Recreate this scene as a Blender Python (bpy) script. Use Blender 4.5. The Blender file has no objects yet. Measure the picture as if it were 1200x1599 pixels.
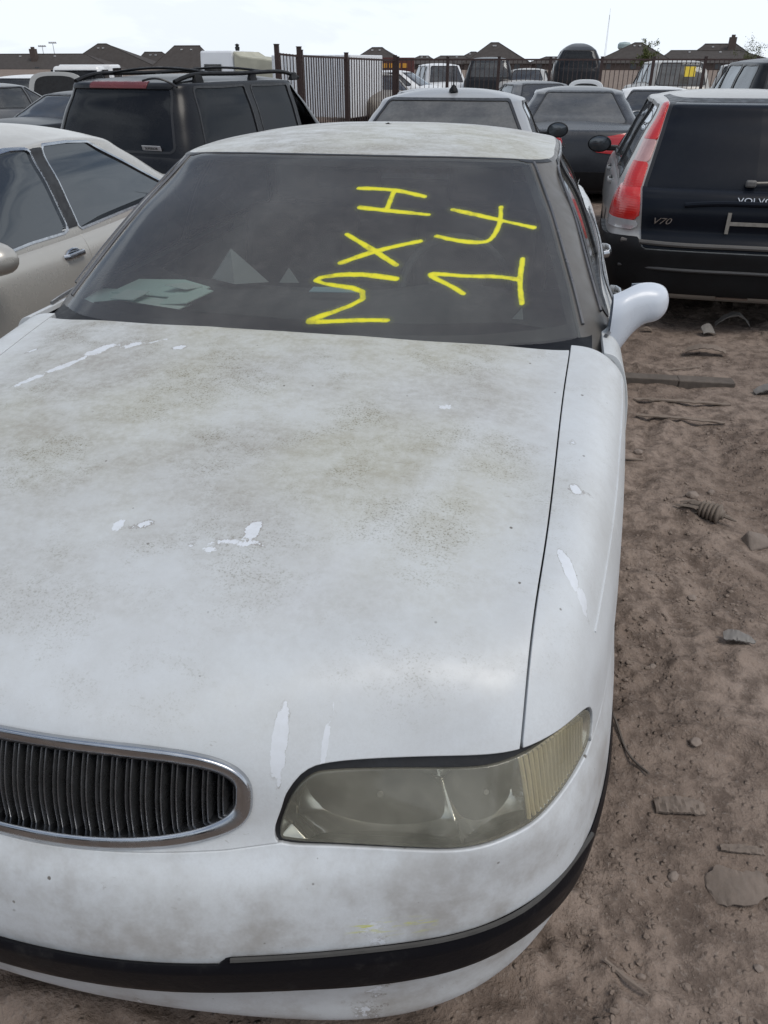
import bpy, math, random
import numpy as np
from mathutils import Vector, Matrix
R_ = math.radians
scene = bpy.context.scene
# ---------------------------------------------------------------- camera, sky, sun, exposure
cam = bpy.data.cameras.new('camera'); cam_ob = bpy.data.objects.new('camera', cam); scene.collection.objects.link(cam_ob)
cam.sensor_fit = 'VERTICAL'; cam.sensor_height = 36; cam.lens = 36*1200/1599; cam.clip_start = .05; cam.clip_end = 5000
cam_ob.location = (.677, -.617, 1.61); cam_ob.rotation_euler = (R_(90-30.25), 0, R_(11.51))
scene.camera = cam_ob
SUN_EL, SUN_AZ = 60, 116        # azimuth counted from +Y towards +X: a veiled sun high over the right shoulder
world = bpy.data.worlds.new('World'); scene.world = world; world.use_nodes = True
wt = world.node_tree; wt.nodes.clear()
def wn(t, **k):
    n = wt.nodes.new(t)
    for a, b in k.items(): setattr(n, a, b)
    return n
w_out = wn('ShaderNodeOutputWorld'); w_bg = wn('ShaderNodeBackground'); w_bg.inputs[1].default_value = .1
sky = wn('ShaderNodeTexSky'); sky.sky_type = 'NISHITA'; sky.sun_disc = False
sky.sun_elevation = R_(SUN_EL); sky.sun_rotation = R_(SUN_AZ); sky.air_density = 1.2; sky.dust_density = 2.0
tc = wn('ShaderNodeTexCoord'); mp = wn('ShaderNodeMapping'); mp.inputs['Scale'].default_value = (1.0, 1.0, 2.6); mp.inputs['Location'].default_value = (3.1, 1.7, .4)
n1 = wn('ShaderNodeTexNoise'); n1.inputs['Scale'].default_value = 1.7; n1.inputs['Detail'].default_value = 7; n1.inputs['Roughness'].default_value = .55; n1.inputs['Distortion'].default_value = .4
rmp = wn('ShaderNodeValToRGB'); rmp.color_ramp.elements[0].position = .44; rmp.color_ramp.elements[1].position = .62
rmp.color_ramp.elements[0].color = (.12, .12, .12, 1); rmp.color_ramp.elements[1].color = (1, 1, 1, 1)
mx = wn('ShaderNodeMix', data_type='RGBA'); mx.inputs['B'].default_value = (9.3, 10.0, 10.8, 1)
L = wt.links.new
L(tc.outputs['Generated'], mp.inputs['Vector']); L(mp.outputs[0], n1.inputs['Vector']); L(n1.outputs['Fac'], rmp.inputs[0])
sep = wn('ShaderNodeSeparateXYZ'); low = wn('ShaderNodeMapRange', interpolation_type='SMOOTHSTEP'); low.inputs[1].default_value = .05; low.inputs[2].default_value = .42; low.inputs[3].default_value = .80; low.inputs[4].default_value = 0
mxf = wn('ShaderNodeMath', operation='ADD', use_clamp=True)
L(tc.outputs['Generated'], sep.inputs[0]); L(sep.outputs[2], low.inputs[0]); L(low.outputs[0], mxf.inputs[0]); L(rmp.outputs[0], mxf.inputs[1]); L(mxf.outputs[0], mx.inputs['Factor']); L(sky.outputs[0], mx.inputs['A']); L(mx.outputs['Result'], w_bg.inputs[0]); L(w_bg.outputs[0], w_out.inputs[0])
sun = bpy.data.lights.new('sun', 'SUN'); sun.energy = 1.5; sun.angle = R_(26); sun.color = (1, .95, .87)
sun_ob = bpy.data.objects.new('sun', sun); scene.collection.objects.link(sun_ob)
d_ = Vector((math.sin(R_(SUN_AZ))*math.cos(R_(SUN_EL)), math.cos(R_(SUN_AZ))*math.cos(R_(SUN_EL)), math.sin(R_(SUN_EL))))
sun_ob.rotation_euler = d_.to_track_quat('Z', 'Y').to_euler()
vs = scene.view_settings; vs.view_transform = 'Standard'; vs.look = 'None'; vs.exposure = .02; vs.gamma = 1.0; vs.use_curve_mapping = False
COL = scene.collection
random.seed(7); RNG = np.random.default_rng(7)
cy = scene.cycles; cy.max_bounces = 6; cy.diffuse_bounces = 3; cy.glossy_bounces = 3; cy.transmission_bounces = 4; cy.transparent_max_bounces = 8; cy.caustics_reflective = False; cy.caustics_refractive = False
# ---------------------------------------------------------------- numeric surface tools
def spl_basis(knots, q):
    """natural cubic spline basis: rows for query q, columns for control values"""
    k = np.asarray(knots, float); n = len(k); h = np.diff(k)
    A = np.zeros((n, n)); R = np.zeros((n, n)); A[0, 0] = A[-1, -1] = 1
    for i in range(1, n-1):
        A[i, i-1] = h[i-1]; A[i, i] = 2*(h[i-1]+h[i]); A[i, i+1] = h[i]
        R[i, i-1] += 6/h[i-1]; R[i, i] -= 6/h[i-1]+6/h[i]; R[i, i+1] += 6/h[i]
    S = np.linalg.solve(A, R)
    q = np.asarray(q, float); j = np.clip(np.searchsorted(k, q, 'right')-1, 0, n-2)
    hj = h[j]; a = (k[j+1]-q)/hj; b = (q-k[j])/hj; r = np.arange(len(q))
    B = np.zeros((len(q), n))
    B[r, j] += a; B[r, j+1] += b
    B += ((a**3-a)*hj**2/6)[:, None]*S[j]+((b**3-b)*hj**2/6)[:, None]*S[j+1]
    return B

def chord(P, pw=1.0):
    P = np.asarray(P, float)
    return np.concatenate([[0], np.cumsum(np.maximum(np.linalg.norm(np.diff(P, axis=0), axis=-1), 1e-4)**pw)])

def spline(P, n):
    P = np.asarray(P, float); k = chord(P)
    return spl_basis(k, np.linspace(0, k[-1], n)) @ P

def fn1(xs, ys):
    """smooth 1-D function through points, linear beyond the ends"""
    xs = np.asarray(xs, float); ys = np.asarray(ys, float)
    def f(x):
        x = np.asarray(x, float); sh = x.shape; x = x.ravel()
        return (spl_basis(xs, np.clip(x, xs[0], xs[-1])) @ ys).reshape(sh)
    return f

def loft(C, nu, nv, ur=(0, 1), vr=(0, 1)):
    """C[ring][station] control points -> (nu, nv, 3) spline surface, roughly even spacing"""
    C = np.asarray(C, float)
    kv = np.mean([chord(r) for r in C], axis=0); ku = np.mean([chord(C[:, j]) for j in range(C.shape[1])], axis=0)
    Bu = spl_basis(ku, np.linspace(ku[-1]*ur[0], ku[-1]*ur[1], nu)); Bv = spl_basis(kv, np.linspace(kv[-1]*vr[0], kv[-1]*vr[1], nv))
    return np.einsum('ai,ibk->abk', Bu, np.einsum('bj,ijk->ibk', Bv, C, optimize=True), optimize=True)

def ring_frac(C, i):
    C = np.asarray(C, float); ku = np.mean([chord(C[:, j]) for j in range(C.shape[1])], axis=0); return ku[i]/ku[-1]

def grid_normals(G):
    du = np.gradient(G, axis=0); dv = np.gradient(G, axis=1)
    n = np.cross(du, dv); L = np.linalg.norm(n, axis=-1, keepdims=True)
    return n/np.maximum(L, 1e-12)

def grid_tris(nu, nv):
    i = np.arange(nu-1)[:, None]*nv+np.arange(nv-1)[None, :]
    i = i.ravel()
    return np.concatenate([np.stack([i, i+nv+1, i+1], 1), np.stack([i, i+nv, i+nv+1], 1)])

class Sheet:
    """triangle sheet with per-vertex normals that can be trimmed exactly along f = 0"""
    def __init__(s, V, N, T): s.V, s.N, s.T = V, N, T
    @staticmethod
    def grid(G, flip=False):
        N = grid_normals(G); T = grid_tris(*G.shape[:2])
        if flip: N = -N; T = T[:, ::-1]
        s = Sheet(G.reshape(-1, 3), N.reshape(-1, 3), T)
        return s.clean()
    @staticmethod
    def out(G):
        """grid sheet turned so that its normals look away from its middle"""
        s = Sheet.grid(G); c = s.V.mean(0)
        return s if ((s.V-c)*s.N).sum() > 0 else Sheet.grid(G, True)
    def renorm(s):
        a = s.V[s.T]; fn = np.cross(a[:, 1]-a[:, 0], a[:, 2]-a[:, 0]); N = np.zeros_like(s.V)
        for k in range(3): np.add.at(N, s.T[:, k], fn)
        return Sheet(s.V, N/np.maximum(np.linalg.norm(N, axis=1, keepdims=True), 1e-12), s.T)
    def clean(s):
        a = s.V[s.T]; ar = np.linalg.norm(np.cross(a[:, 1]-a[:, 0], a[:, 2]-a[:, 0]), axis=1)
        return Sheet(s.V, s.N, s.T[ar > 1e-10]).compact()
    def compact(s):
        used, inv = np.unique(s.T, return_inverse=True)
        return Sheet(s.V[used], s.N[used], inv.reshape(-1, 3))
    def mirror(s):
        m = np.array([-1, 1, 1.])
        return Sheet(s.V*m, s.N*m, s.T[:, ::-1])
    def join(s, o):
        return Sheet(np.concatenate([s.V, o.V]), np.concatenate([s.N, o.N]), np.concatenate([s.T, o.T+len(s.V)]))
    def clip(s, f):
        """keep the part with f <= 0; f is an array per vertex or a function of the vertices"""
        if callable(f): f = f(s.V)
        f = np.where(np.abs(f) < 1e-7, -1e-7, f)
        ins = f < 0; T = s.T; k = ins[T]; c = k.sum(1)
        if (c == 3).all(): return s
        n0 = len(s.V); rows = []; E = []
        T1 = T[c == 1]; i1 = np.argmax(k[c == 1], 1); r1 = np.arange(len(T1))
        T2 = T[c == 2]; i2 = np.argmin(k[c == 2], 1); r2 = np.arange(len(T2))
        a1, b1, d1 = T1[r1, i1], T1[r1, (i1+1) % 3], T1[r1, (i1+2) % 3]
        a2, b2, d2 = T2[r2, i2], T2[r2, (i2+1) % 3], T2[r2, (i2+2) % 3]
        E = np.concatenate([np.stack([a1, b1], 1), np.stack([a1, d1], 1), np.stack([a2, b2], 1), np.stack([a2, d2], 1)])
        E.sort(axis=1)
        keep = [T[c == 3]]; V, N = s.V, s.N
        if len(E):
            U, inv = np.unique(E, axis=0, return_inverse=True); inv = inv.ravel()+n0
            t = (f[U[:, 0]]/(f[U[:, 0]]-f[U[:, 1]]))[:, None]
            nV = s.V[U[:, 0]]+(s.V[U[:, 1]]-s.V[U[:, 0]])*t; nN = s.N[U[:, 0]]+(s.N[U[:, 1]]-s.N[U[:, 0]])*t
            nN /= np.maximum(np.linalg.norm(nN, axis=1, keepdims=True), 1e-9)
            m1, m2 = len(a1), len(a2); p1, q1 = inv[:m1], inv[m1:2*m1]; p2, q2 = inv[2*m1:2*m1+m2], inv[2*m1+m2:]
            keep += [np.stack([a1, p1, q1], 1), np.stack([p2, b2, d2], 1), np.stack([p2, d2, q2], 1)]
            V = np.concatenate([V, nV]); N = np.concatenate([N, nN])
        Tn = np.concatenate(keep)
        if len(Tn) == 0: return Sheet(np.zeros((0, 3)), np.zeros((0, 3)), np.zeros((0, 3), int))
        return Sheet(V, N, Tn).compact()
    def offset(s, d): return Sheet(s.V+s.N*(d if np.isscalar(d) else np.asarray(d)[:, None]), s.N, s.T)
    def boundary(s):
        E = np.concatenate([s.T[:, [0, 1]], s.T[:, [1, 2]], s.T[:, [2, 0]]])
        key = np.sort(E, 1); _, idx, cnt = np.unique(key, axis=0, return_index=True, return_counts=True)
        return E[idx[cnt == 1]]
    def shell(s, depth, roll=0.0):
        """add a turned-in flange of the given depth along every free edge (roll: small rounded lip)"""
        E = s.boundary()
        if len(E) == 0: return s
        vs, inv = np.unique(E, return_inverse=True); inv = inv.reshape(-1, 2)
        P = s.V[vs]; Nn = s.N[vs]; base = len(s.V)
        # outward direction in the surface, per boundary vertex
        d = s.V[E[:, 1]]-s.V[E[:, 0]]; o = np.cross(d, s.N[E[:, 0]]); o /= np.maximum(np.linalg.norm(o, axis=1, keepdims=True), 1e-9)
        O = np.zeros_like(P); np.add.at(O, inv[:, 0], o); np.add.at(O, inv[:, 1], o)
        O /= np.maximum(np.linalg.norm(O, axis=1, keepdims=True), 1e-9)
        V = [s.V]; N = [s.N]; T = [s.T]; m = len(vs)
        if roll > 0:
            rows = [(P, Nn)]
            for a in (30, 60, 90):
                a = math.radians(a); rows.append((P+O*roll*math.sin(a)-Nn*roll*(1-math.cos(a)), Nn*math.cos(a)+O*math.sin(a)))
            rows.append((P+O*roll-Nn*depth, O))
        else:
            rows = [(P, O), (P-Nn*depth, O)]
        for p, n in rows: V.append(p); N.append(n)
        for k in range(len(rows)-1):
            b0 = base+k*m; b1 = b0+m
            a, b = inv[:, 0], inv[:, 1]
            T.append(np.stack([b0+b, b0+a, b1+a], 1)); T.append(np.stack([b0+b, b1+a, b1+b], 1))
        return Sheet(np.concatenate(V), np.concatenate(N), np.concatenate(T))

def poly_sd(P, Q):
    """signed distance (negative inside) from points Q (n,2) to closed polygon P"""
    P = np.asarray(P, float); Q = np.asarray(Q, float)
    d2 = np.full(len(Q), 1e9); ins = np.zeros(len(Q), bool)
    for a, b in zip(P, np.roll(P, -1, axis=0)):
        e = b-a; w = Q-a; t = np.clip((w@e)/max(e@e, 1e-12), 0, 1)
        r = w-t[:, None]*e; d2 = np.minimum(d2, (r*r).sum(1))
        c = ((a[1] <= Q[:, 1]) & (b[1] > Q[:, 1])) | ((b[1] <= Q[:, 1]) & (a[1] > Q[:, 1]))
        with np.errstate(divide='ignore', invalid='ignore'):
            x = a[0]+(Q[:, 1]-a[1])*(b[0]-a[0])/(b[1]-a[1])
        ins ^= c & (Q[:, 0] < x)
    d = np.sqrt(d2); return np.where(ins, -d, d)

def line_dist(P, Q):
    """distance from points Q (n,d) to open polyline P"""
    P = np.asarray(P, float); d2 = np.full(len(Q), 1e9)
    for a, b in zip(P[:-1], P[1:]):
        e = b-a; w = Q-a; t = np.clip((w@e)/max(e@e, 1e-12), 0, 1)
        r = w-t[:, None]*e; d2 = np.minimum(d2, (r*r).sum(1))
    return np.sqrt(d2)

def smooth_poly(P, n=8):
    """closed Catmull-Rom through the points"""
    P = np.asarray(P, float); out = []
    m = len(P)
    for i in range(m):
        p0, p1, p2, p3 = P[i-1], P[i], P[(i+1) % m], P[(i+2) % m]
        for t in np.linspace(0, 1, n, endpoint=False):
            out.append(.5*((2*p1)+(-p0+p2)*t+(2*p0-5*p1+4*p2-p3)*t*t+(-p0+3*p1-3*p2+p3)*t**3))
    return np.array(out)

def rbox(x0, x1, y0, y1, r, n=5):
    """rounded rectangle polygon"""
    out = []
    for cx, cy, a0 in ((x1-r, y1-r, 0), (x0+r, y1-r, 90), (x0+r, y0+r, 180), (x1-r, y0+r, 270)):
        for k in range(n+1):
            a = math.radians(a0+90*k/n); out.append((cx+r*math.cos(a), cy+r*math.sin(a)))
    return np.array(out)
# ---------------------------------------------------------------- hero car surfaces (X to the car's left, Y rearwards, Z up)
zc_hood = fn1([.0, .10, .16, .3, .6, 1.0, 1.35, 1.7], [.69, .762, .793, .836, .893, .946, .985, 1.012])
def hood_z(x, y):
    x = np.abs(x)
    return zc_hood(y)-.036*(x/.72)**2.4-.012*np.exp(-((y-.2)/.2)**2)*(x/.72)**2
def hero_front_rings():
    st = lambda xs, ys, zs: [(x, y, z) for x, y, z in zip(xs, ys, zs if np.ndim(zs) else [zs]*len(xs))]
    R = []
    X = [0, .2, .4, .56, .665, .74, .80, .85, .88, .89, .895, .9]
    Y = [.02, .028, .052, .093, .150, .22, .31, .45, .70, 1.06, 1.45, 1.8]
    R.append(st(np.array(X)*.93, np.array(Y)+.09, .150))
    R.append(st(X, Y, .172))
    R.append(st([0, .2, .4, .57, .685, .765, .822, .868, .898, .91, .915, .92], [-.004, .010, .045, .09, .148, .222, .31, .452, .70, 1.06, 1.45, 1.8], .235))
    R.append(st([0, .2, .4, .57, .69, .775, .835, .882, .912, .925, .93, .935], [-.02, -.006, .035, .083, .143, .218, .305, .45, .70, 1.06, 1.45, 1.8], .305))
    R.append(st([0, .2, .4, .57, .69, .775, .835, .885, .915, .93, .935, .94], [-.03, -.015, .03, .083, .138, .208, .29, .44, .70, 1.06, 1.45, 1.8], .395))
    R.append(st([0, .2, .4, .57, .688, .772, .830, .878, .911, .93, .938, .945], [-.02, -.004, .042, .092, .142, .211, .292, .44, .70, 1.06, 1.45, 1.8], .475))
    R.append(st([0, .2, .4, .57, .683, .764, .82, .867, .902, .926, .936, .945], [.0, .018, .064, .106, .146, .208, .29, .43, .69, 1.06, 1.45, 1.8], .538))
    R.append(st([0, .2, .4, .57, .67, .745, .80, .848, .891, .924, .938, .948], [.03, .05, .098, .128, .15, .202, .285, .418, .68, 1.06, 1.45, 1.8], [.582]*7+[.59, .605, .625, .64, .65]))
    R.append(st([0, .2, .4, .57, .67, .738, .79, .838, .883, .919, .936, .948], [.045, .066, .118, .155, .183, .225, .297, .417, .68, 1.06, 1.45, 1.8], [.635]*7+[.645, .67, .70, .725, .74]))
    R.append(st([0, .2, .4, .57, .67, .733, .783, .829, .872, .908, .929, .942], [.062, .083, .137, .190, .217, .253, .314, .425, .68, 1.06, 1.45, 1.8], [.69]*6+[.692, .70, .735, .785, .825, .845]))
    R.append(st([0, .2, .4, .57, .67, .728, .775, .816, .853, .886, .908, .922], [.088, .107, .167, .226, .256, .292, .347, .448, .69, 1.06, 1.45, 1.8], [.742, .742, .742, .745, .747, .748, .748, .752, .793, .845, .887, .905]))
    def top(xs, ys):
        xs = np.array(xs); ys = np.array(ys); return st(xs, ys, hood_z(xs, ys))
    R.append(top([0, .2, .39, .545, .64, .695, .738, .775, .803, .825, .84, .85], [.145, .165, .228, .29, .325, .362, .415, .50, .70, 1.06, 1.45, 1.8]))
    R.append(top([0, .19, .37, .50, .585, .635, .67, .70, .725, .745, .755, .76], [.23, .25, .32, .39, .44, .48, .53, .60, .76, 1.08, 1.45, 1.8]))
    R.append(top([0, .16, .31, .42, .48, .52, .55, .57, .59, .60, .605, .61], [.42, .44, .50, .57, .62, .66, .70, .76, .88, 1.13, 1.45, 1.8]))
    R.append(top([0, .11, .21, .28, .32, .345, .36, .37, .38, .385, .39, .39], [.75, .765, .80, .85, .88, .91, .94, .98, 1.06, 1.22, 1.45, 1.8]))
    R.append(top([0, .05, .1, .13, .15, .16, .165, .17, .175, .178, .18, .18], [1.1, 1.105, 1.12, 1.14, 1.16, 1.18, 1.2, 1.22, 1.26, 1.33, 1.45, 1.8]))
    R.append(top(np.linspace(0, .01, 12), np.linspace(1.35, 1.8, 12)**1.0))
    return np.array(R, float)

def mirror_cols(R):
    R = np.asarray(R, float); return np.concatenate([(R[:, :0:-1])*np.array([-1, 1, 1]), R], axis=1)

def hero_cabin_rings():
    belt = [(0, 1.365, .955), (.35, 1.39, .953), (.63, 1.465, .945), (.78, 1.55, .94), (.862, 1.66, .937), (.882, 1.95, .935), (.885, 2.6, .937),
            (.88, 3.3, .945), (.845, 3.85, .955), (.77, 4.10, .965), (.6, 4.22, .97), (.35, 4.27, .975), (0, 4.28, .975)]
    rail = [(0, 2.10, 1.352), (.33, 2.13, 1.349), (.53, 2.19, 1.341), (.615, 2.245, 1.334), (.655, 2.33, 1.332), (.668, 2.5, 1.338), (.67, 2.75, 1.342),
            (.665, 3.05, 1.34), (.645, 3.28, 1.332), (.60, 3.38, 1.328), (.49, 3.45, 1.326), (.3, 3.5, 1.33), (0, 3.52, 1.333)]
    b = np.array(belt); r = np.array(rail); R = [b]
    low = b.copy(); low[:, 2] -= .06; low[:, :2] += (b[:, :2]-r[:, :2])*.12
    R = [low, b]
    for t, k in ((.33, .014), (.66, .016), (.90, .006)):
        m = b+(r-b)*t; d = np.zeros_like(m); n = b[:, :2]-r[:, :2]; d[:, :2] = n/np.linalg.norm(n, axis=1, keepdims=True); R.append(m+d*k+np.array([0, 0, k*.5]))
    R.append(r)
    c = np.array([0, 2.80, 1.400])
    for t in (.05, .14, .3, .52, .76, 1.0):
        m = r+(c-r)*t; m[:, 2] = r[:, 2]+(c[2]-r[:, 2])*(1-(1-t)**2.3)
        R.append(m)
    return np.array(R)
# ---------------------------------------------------------------- objects
def link(o, parent=None):
    COL.objects.link(o)
    if parent is not None: o.parent = parent
    return o
def tag(o, label=None, cat=None, group=None, kind=None):
    if label: o['label'] = label
    if cat: o['category'] = cat
    if group: o['group'] = group
    if kind: o['kind'] = kind
    return o
def thing(name, label, cat, loc=(0, 0, 0), rz=0, group=None):
    o = bpy.data.objects.new(name, None); o.empty_display_size = .1
    o.location = loc; o.rotation_euler = (0, 0, rz); link(o); return tag(o, label, cat, group)
def dup(root, loc, rz, label):
    """a copy of a thing with copies of its parts and sub-parts (shared meshes)"""
    r = root.copy(); COL.objects.link(r); r.location = loc; r.rotation_euler = (0, 0, rz); r['label'] = label
    for ch in list(root.children):
        c = ch.copy(); COL.objects.link(c); c.parent = r
        for g in list(ch.children):
            d = g.copy(); COL.objects.link(d); d.parent = c
    return r
def from_sheet(name, s, mat, parent=None, attrs=None):
    me = bpy.data.meshes.new(name); nv, nt = len(s.V), len(s.T)
    me.vertices.add(nv); me.vertices.foreach_set('co', s.V.astype(np.float32).ravel())
    me.loops.add(nt*3); me.loops.foreach_set('vertex_index', s.T.astype(np.int32).ravel())
    me.polygons.add(nt); me.polygons.foreach_set('loop_start', np.arange(0, nt*3, 3, dtype=np.int32))
    me.update(calc_edges=True); me.validate()
    me.polygons.foreach_set('use_smooth', np.ones(len(me.polygons), bool))
    try: me.normals_split_custom_set_from_vertices(s.N.tolist())
    except Exception: pass
    for k, v in (attrs or {}).items():
        a = me.attributes.new(k, 'FLOAT', 'POINT'); a.data.foreach_set('value', np.asarray(v, np.float32))
    me.materials.append(mat); o = bpy.data.objects.new(name, me); return link(o, parent)
class MB:
    """collects faces for one mesh"""
    def __init__(s): s.v = []; s.f = []
    def add(s, v, f):
        b = len(s.v); s.v += [tuple(map(float, p)) for p in v]; s.f += [tuple(b+i for i in q) for q in f]; return s
    def box(s, c, d, rz=0, m=None, taper=1.0):
        x, y, z = (q/2 for q in d); c_, s_ = math.cos(rz), math.sin(rz); P = []
        for k in (-1, 1):
            t = taper if k > 0 else 1.0
            for i, j in ((-1, -1), (1, -1), (1, 1), (-1, 1)):
                px, py = i*x*t, j*y*t; P.append((c[0]+px*c_-py*s_, c[1]+px*s_+py*c_, c[2]+k*z))
        if m is not None: P = [tuple(m @ Vector(p)) for p in P]
        return s.add(P, [(3, 2, 1, 0), (4, 5, 6, 7), (0, 1, 5, 4), (1, 2, 6, 5), (2, 3, 7, 6), (3, 0, 4, 7)])
    def tube(s, path, r, n=8, caps=True, closed=False, sq=None):
        """tube along a path; r scalar or per point; sq=(a,b) scales the two section axes"""
        P = [Vector(p) for p in path]; m = len(P); rs = r if hasattr(r, '__len__') else [r]*m
        V = []; F = []; up = None
        for i in range(m):
            a = P[i-1] if (i > 0 or closed) else P[i]; b = P[(i+1) % m] if (i < m-1 or closed) else P[i]
            t = (b-a).normalized()
            if up is None:
                up = Vector((0, 0, 1)) if abs(t.z) < .9 else Vector((0, 1, 0))
            x = t.cross(up).normalized(); up = x.cross(t).normalized()
            for k in range(n):
                an = 2*math.pi*k/n; ca, sa = math.cos(an), math.sin(an)
                if sq: ca *= sq[0]; sa *= sq[1]
                V.append(P[i]+(x*ca+up*sa)*rs[i])
        for i in range(m if closed else m-1):
            for k in range(n):
                a = i*n+k; b = i*n+(k+1) % n; c = ((i+1) % m)*n+(k+1) % n; d = ((i+1) % m)*n+k
                F.append((a, b, c, d))
        if caps and not closed: F.append(tuple(range(n-1, -1, -1))); F.append(tuple(range((m-1)*n, m*n)))
        return s.add(V, F)
    def lathe(s, prof, axis='X', c=(0, 0, 0), n=28):
        """prof: (radius, along) pairs"""
        V = []; F = []; m = len(prof)
        for k in range(n):
            a = 2*math.pi*k/n; ca, sa = math.cos(a), math.sin(a)
            for r, h in prof:
                p = {'X': (h, r*ca, r*sa), 'Y': (r*ca, h, r*sa), 'Z': (r*ca, r*sa, h)}[axis]
                V.append((c[0]+p[0], c[1]+p[1], c[2]+p[2]))
        for k in range(n):
            for i in range(m-1):
                F.append((k*m+i, k*m+i+1, ((k+1) % n)*m+i+1, ((k+1) % n)*m+i))
        return s.add(V, F)
    def prism(s, poly, z0, z1, m=None):
        n = len(poly); V = [(x, y, z0) for x, y in poly]+[(x, y, z1) for x, y in poly]
        if m is not None: V = [tuple(m @ Vector(p)) for p in V]
        return s.add(V, [tuple(range(n-1, -1, -1)), tuple(range(n, 2*n))]+[(i, (i+1) % n, n+(i+1) % n, n+i) for i in range(n)])
    def grid(s, G, closed=False):
        G = np.asarray(G, float); nu, nv = G.shape[:2]; F = []
        for i in range(nu-1):
            for j in range(nv if closed else nv-1):
                F.append((i*nv+j, i*nv+(j+1) % nv, (i+1)*nv+(j+1) % nv, (i+1)*nv+j))
        return s.add(G.reshape(-1, 3), F)
    def build(s, name, mat, parent=None, smooth=False, bevel=0.0, angle=35):
        me = bpy.data.meshes.new(name); me.from_pydata(s.v, [], s.f); me.update()
        me.materials.append(mat)
        if smooth:
            me.polygons.foreach_set('use_smooth', [True]*len(me.polygons))
            try: me.set_sharp_from_angle(angle=R_(angle))
            except Exception: pass
        o = bpy.data.objects.new(name, me); link(o, parent)
        if bevel > 0:
            b = o.modifiers.new('bevel', 'BEVEL'); b.width = bevel; b.segments = 2; b.limit_method = 'ANGLE'; b.harden_normals = False
        return o
def text_mesh(name, body, size, mat, parent, loc, rot, extrude=.002, shear=0.0, sx=1.0):
    cu = bpy.data.curves.new(name, 'FONT'); cu.body = body; cu.size = size; cu.extrude = extrude; cu.align_x = 'CENTER'; cu.align_y = 'CENTER'; cu.shear = shear
    cu.resolution_u = 4
    t = bpy.data.objects.new('tmp_text', cu); COL.objects.link(t)
    dg = bpy.context.evaluated_depsgraph_get(); me = bpy.data.meshes.new_from_object(t.evaluated_get(dg))
    bpy.data.objects.remove(t); me.name = name; me.materials.clear(); me.materials.append(mat)
    o = bpy.data.objects.new(name, me); link(o, parent); o.location = loc; o.rotation_euler = rot; o.scale = (sx, 1, 1)
    return o

# ---------------------------------------------------------------- materials
class NT:
    def __init__(s, name):
        s.m = bpy.data.materials.new(name); s.m.use_nodes = True; s.t = s.m.node_tree; s.t.nodes.clear()
        s.out = s.n('ShaderNodeOutputMaterial')
    def n(s, t, **k):
        n = s.t.nodes.new(t)
        for a, b in k.items(): setattr(n, a, b)
        return n
    def l(s, a, b): s.t.links.new(a, b)
    def val(s, sock, v):
        if isinstance(v, bpy.types.NodeSocket): s.l(v, sock)
        else: sock.default_value = v
    def co(s, kind='Object'):
        return s.n('ShaderNodeTexCoord').outputs[kind]
    def noise(s, scale, detail=4, rough=.55, vec=None, dist=0, stretch=None):
        v = vec or s.co()
        if stretch:
            m = s.n('ShaderNodeMapping'); m.inputs['Scale'].default_value = stretch; s.l(v, m.inputs[0]); v = m.outputs[0]
        n = s.n('ShaderNodeTexNoise'); n.inputs['Scale'].default_value = scale; n.inputs['Detail'].default_value = detail
        n.inputs['Roughness'].default_value = rough; n.inputs['Distortion'].default_value = dist; s.l(v, n.inputs['Vector']); return n.outputs['Fac']
    def voro(s, scale, feature='F1', vec=None, rnd=1.0):
        n = s.n('ShaderNodeTexVoronoi', feature=feature); n.inputs['Scale'].default_value = scale; n.inputs['Randomness'].default_value = rnd
        s.l(vec or s.co(), n.inputs['Vector']); return n.outputs['Distance']
    def ramp(s, x, a, b, lo=0.0, hi=1.0):
        n = s.n('ShaderNodeMapRange', interpolation_type='SMOOTHSTEP'); s.val(n.inputs[0], x)
        n.inputs[1].default_value = a; n.inputs[2].default_value = b; n.inputs[3].default_value = lo; n.inputs[4].default_value = hi; return n.outputs[0]
    def math(s, op, a, b=0.0, clamp=False):
        n = s.n('ShaderNodeMath', operation=op, use_clamp=clamp); s.val(n.inputs[0], a); s.val(n.inputs[1], b); return n.outputs[0]
    def mix(s, f, a, b):
        n = s.n('ShaderNodeMix', data_type='RGBA'); s.val(n.inputs['Factor'], f); s.val(n.inputs['A'], col(a)); s.val(n.inputs['B'], col(b)); return n.outputs['Result']
    def xyz(s, v=None):
        n = s.n('ShaderNodeSeparateXYZ'); s.l(v or s.co(), n.inputs[0]); return n.outputs
    def attr(s, name):
        n = s.n('ShaderNodeAttribute', attribute_name=name); return n.outputs['Fac']
    def bump(s, h, strength=.3, dist=.01, nrm=None):
        n = s.n('ShaderNodeBump'); n.inputs['Strength'].default_value = strength; n.inputs['Distance'].default_value = dist; s.val(n.inputs['Height'], h)
        if nrm: s.l(nrm, n.inputs['Normal'])
        return n.outputs[0]
    def pbr(s, base, rough=.5, metal=0.0, nrm=None, coat=0.0, coat_rough=.1, spec=.5, trans=0.0, emit=None, alpha=None):
        b = s.n('ShaderNodeBsdfPrincipled'); s.val(b.inputs['Base Color'], col(base)); s.val(b.inputs['Roughness'], rough); s.val(b.inputs['Metallic'], metal)
        b.inputs['Coat Weight'].default_value = coat; b.inputs['Coat Roughness'].default_value = coat_rough; s.val(b.inputs['Specular IOR Level'], spec)
        s.val(b.inputs['Transmission Weight'], trans)
        if nrm: s.l(nrm, b.inputs['Normal'])
        return b.outputs[0]
    def done(s, sh): s.l(sh, s.out.inputs[0]); return s.m
def col(c):
    if isinstance(c, (tuple, list)) and len(c) == 3: return (*c, 1.0)
    return c
_MC = {}
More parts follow.
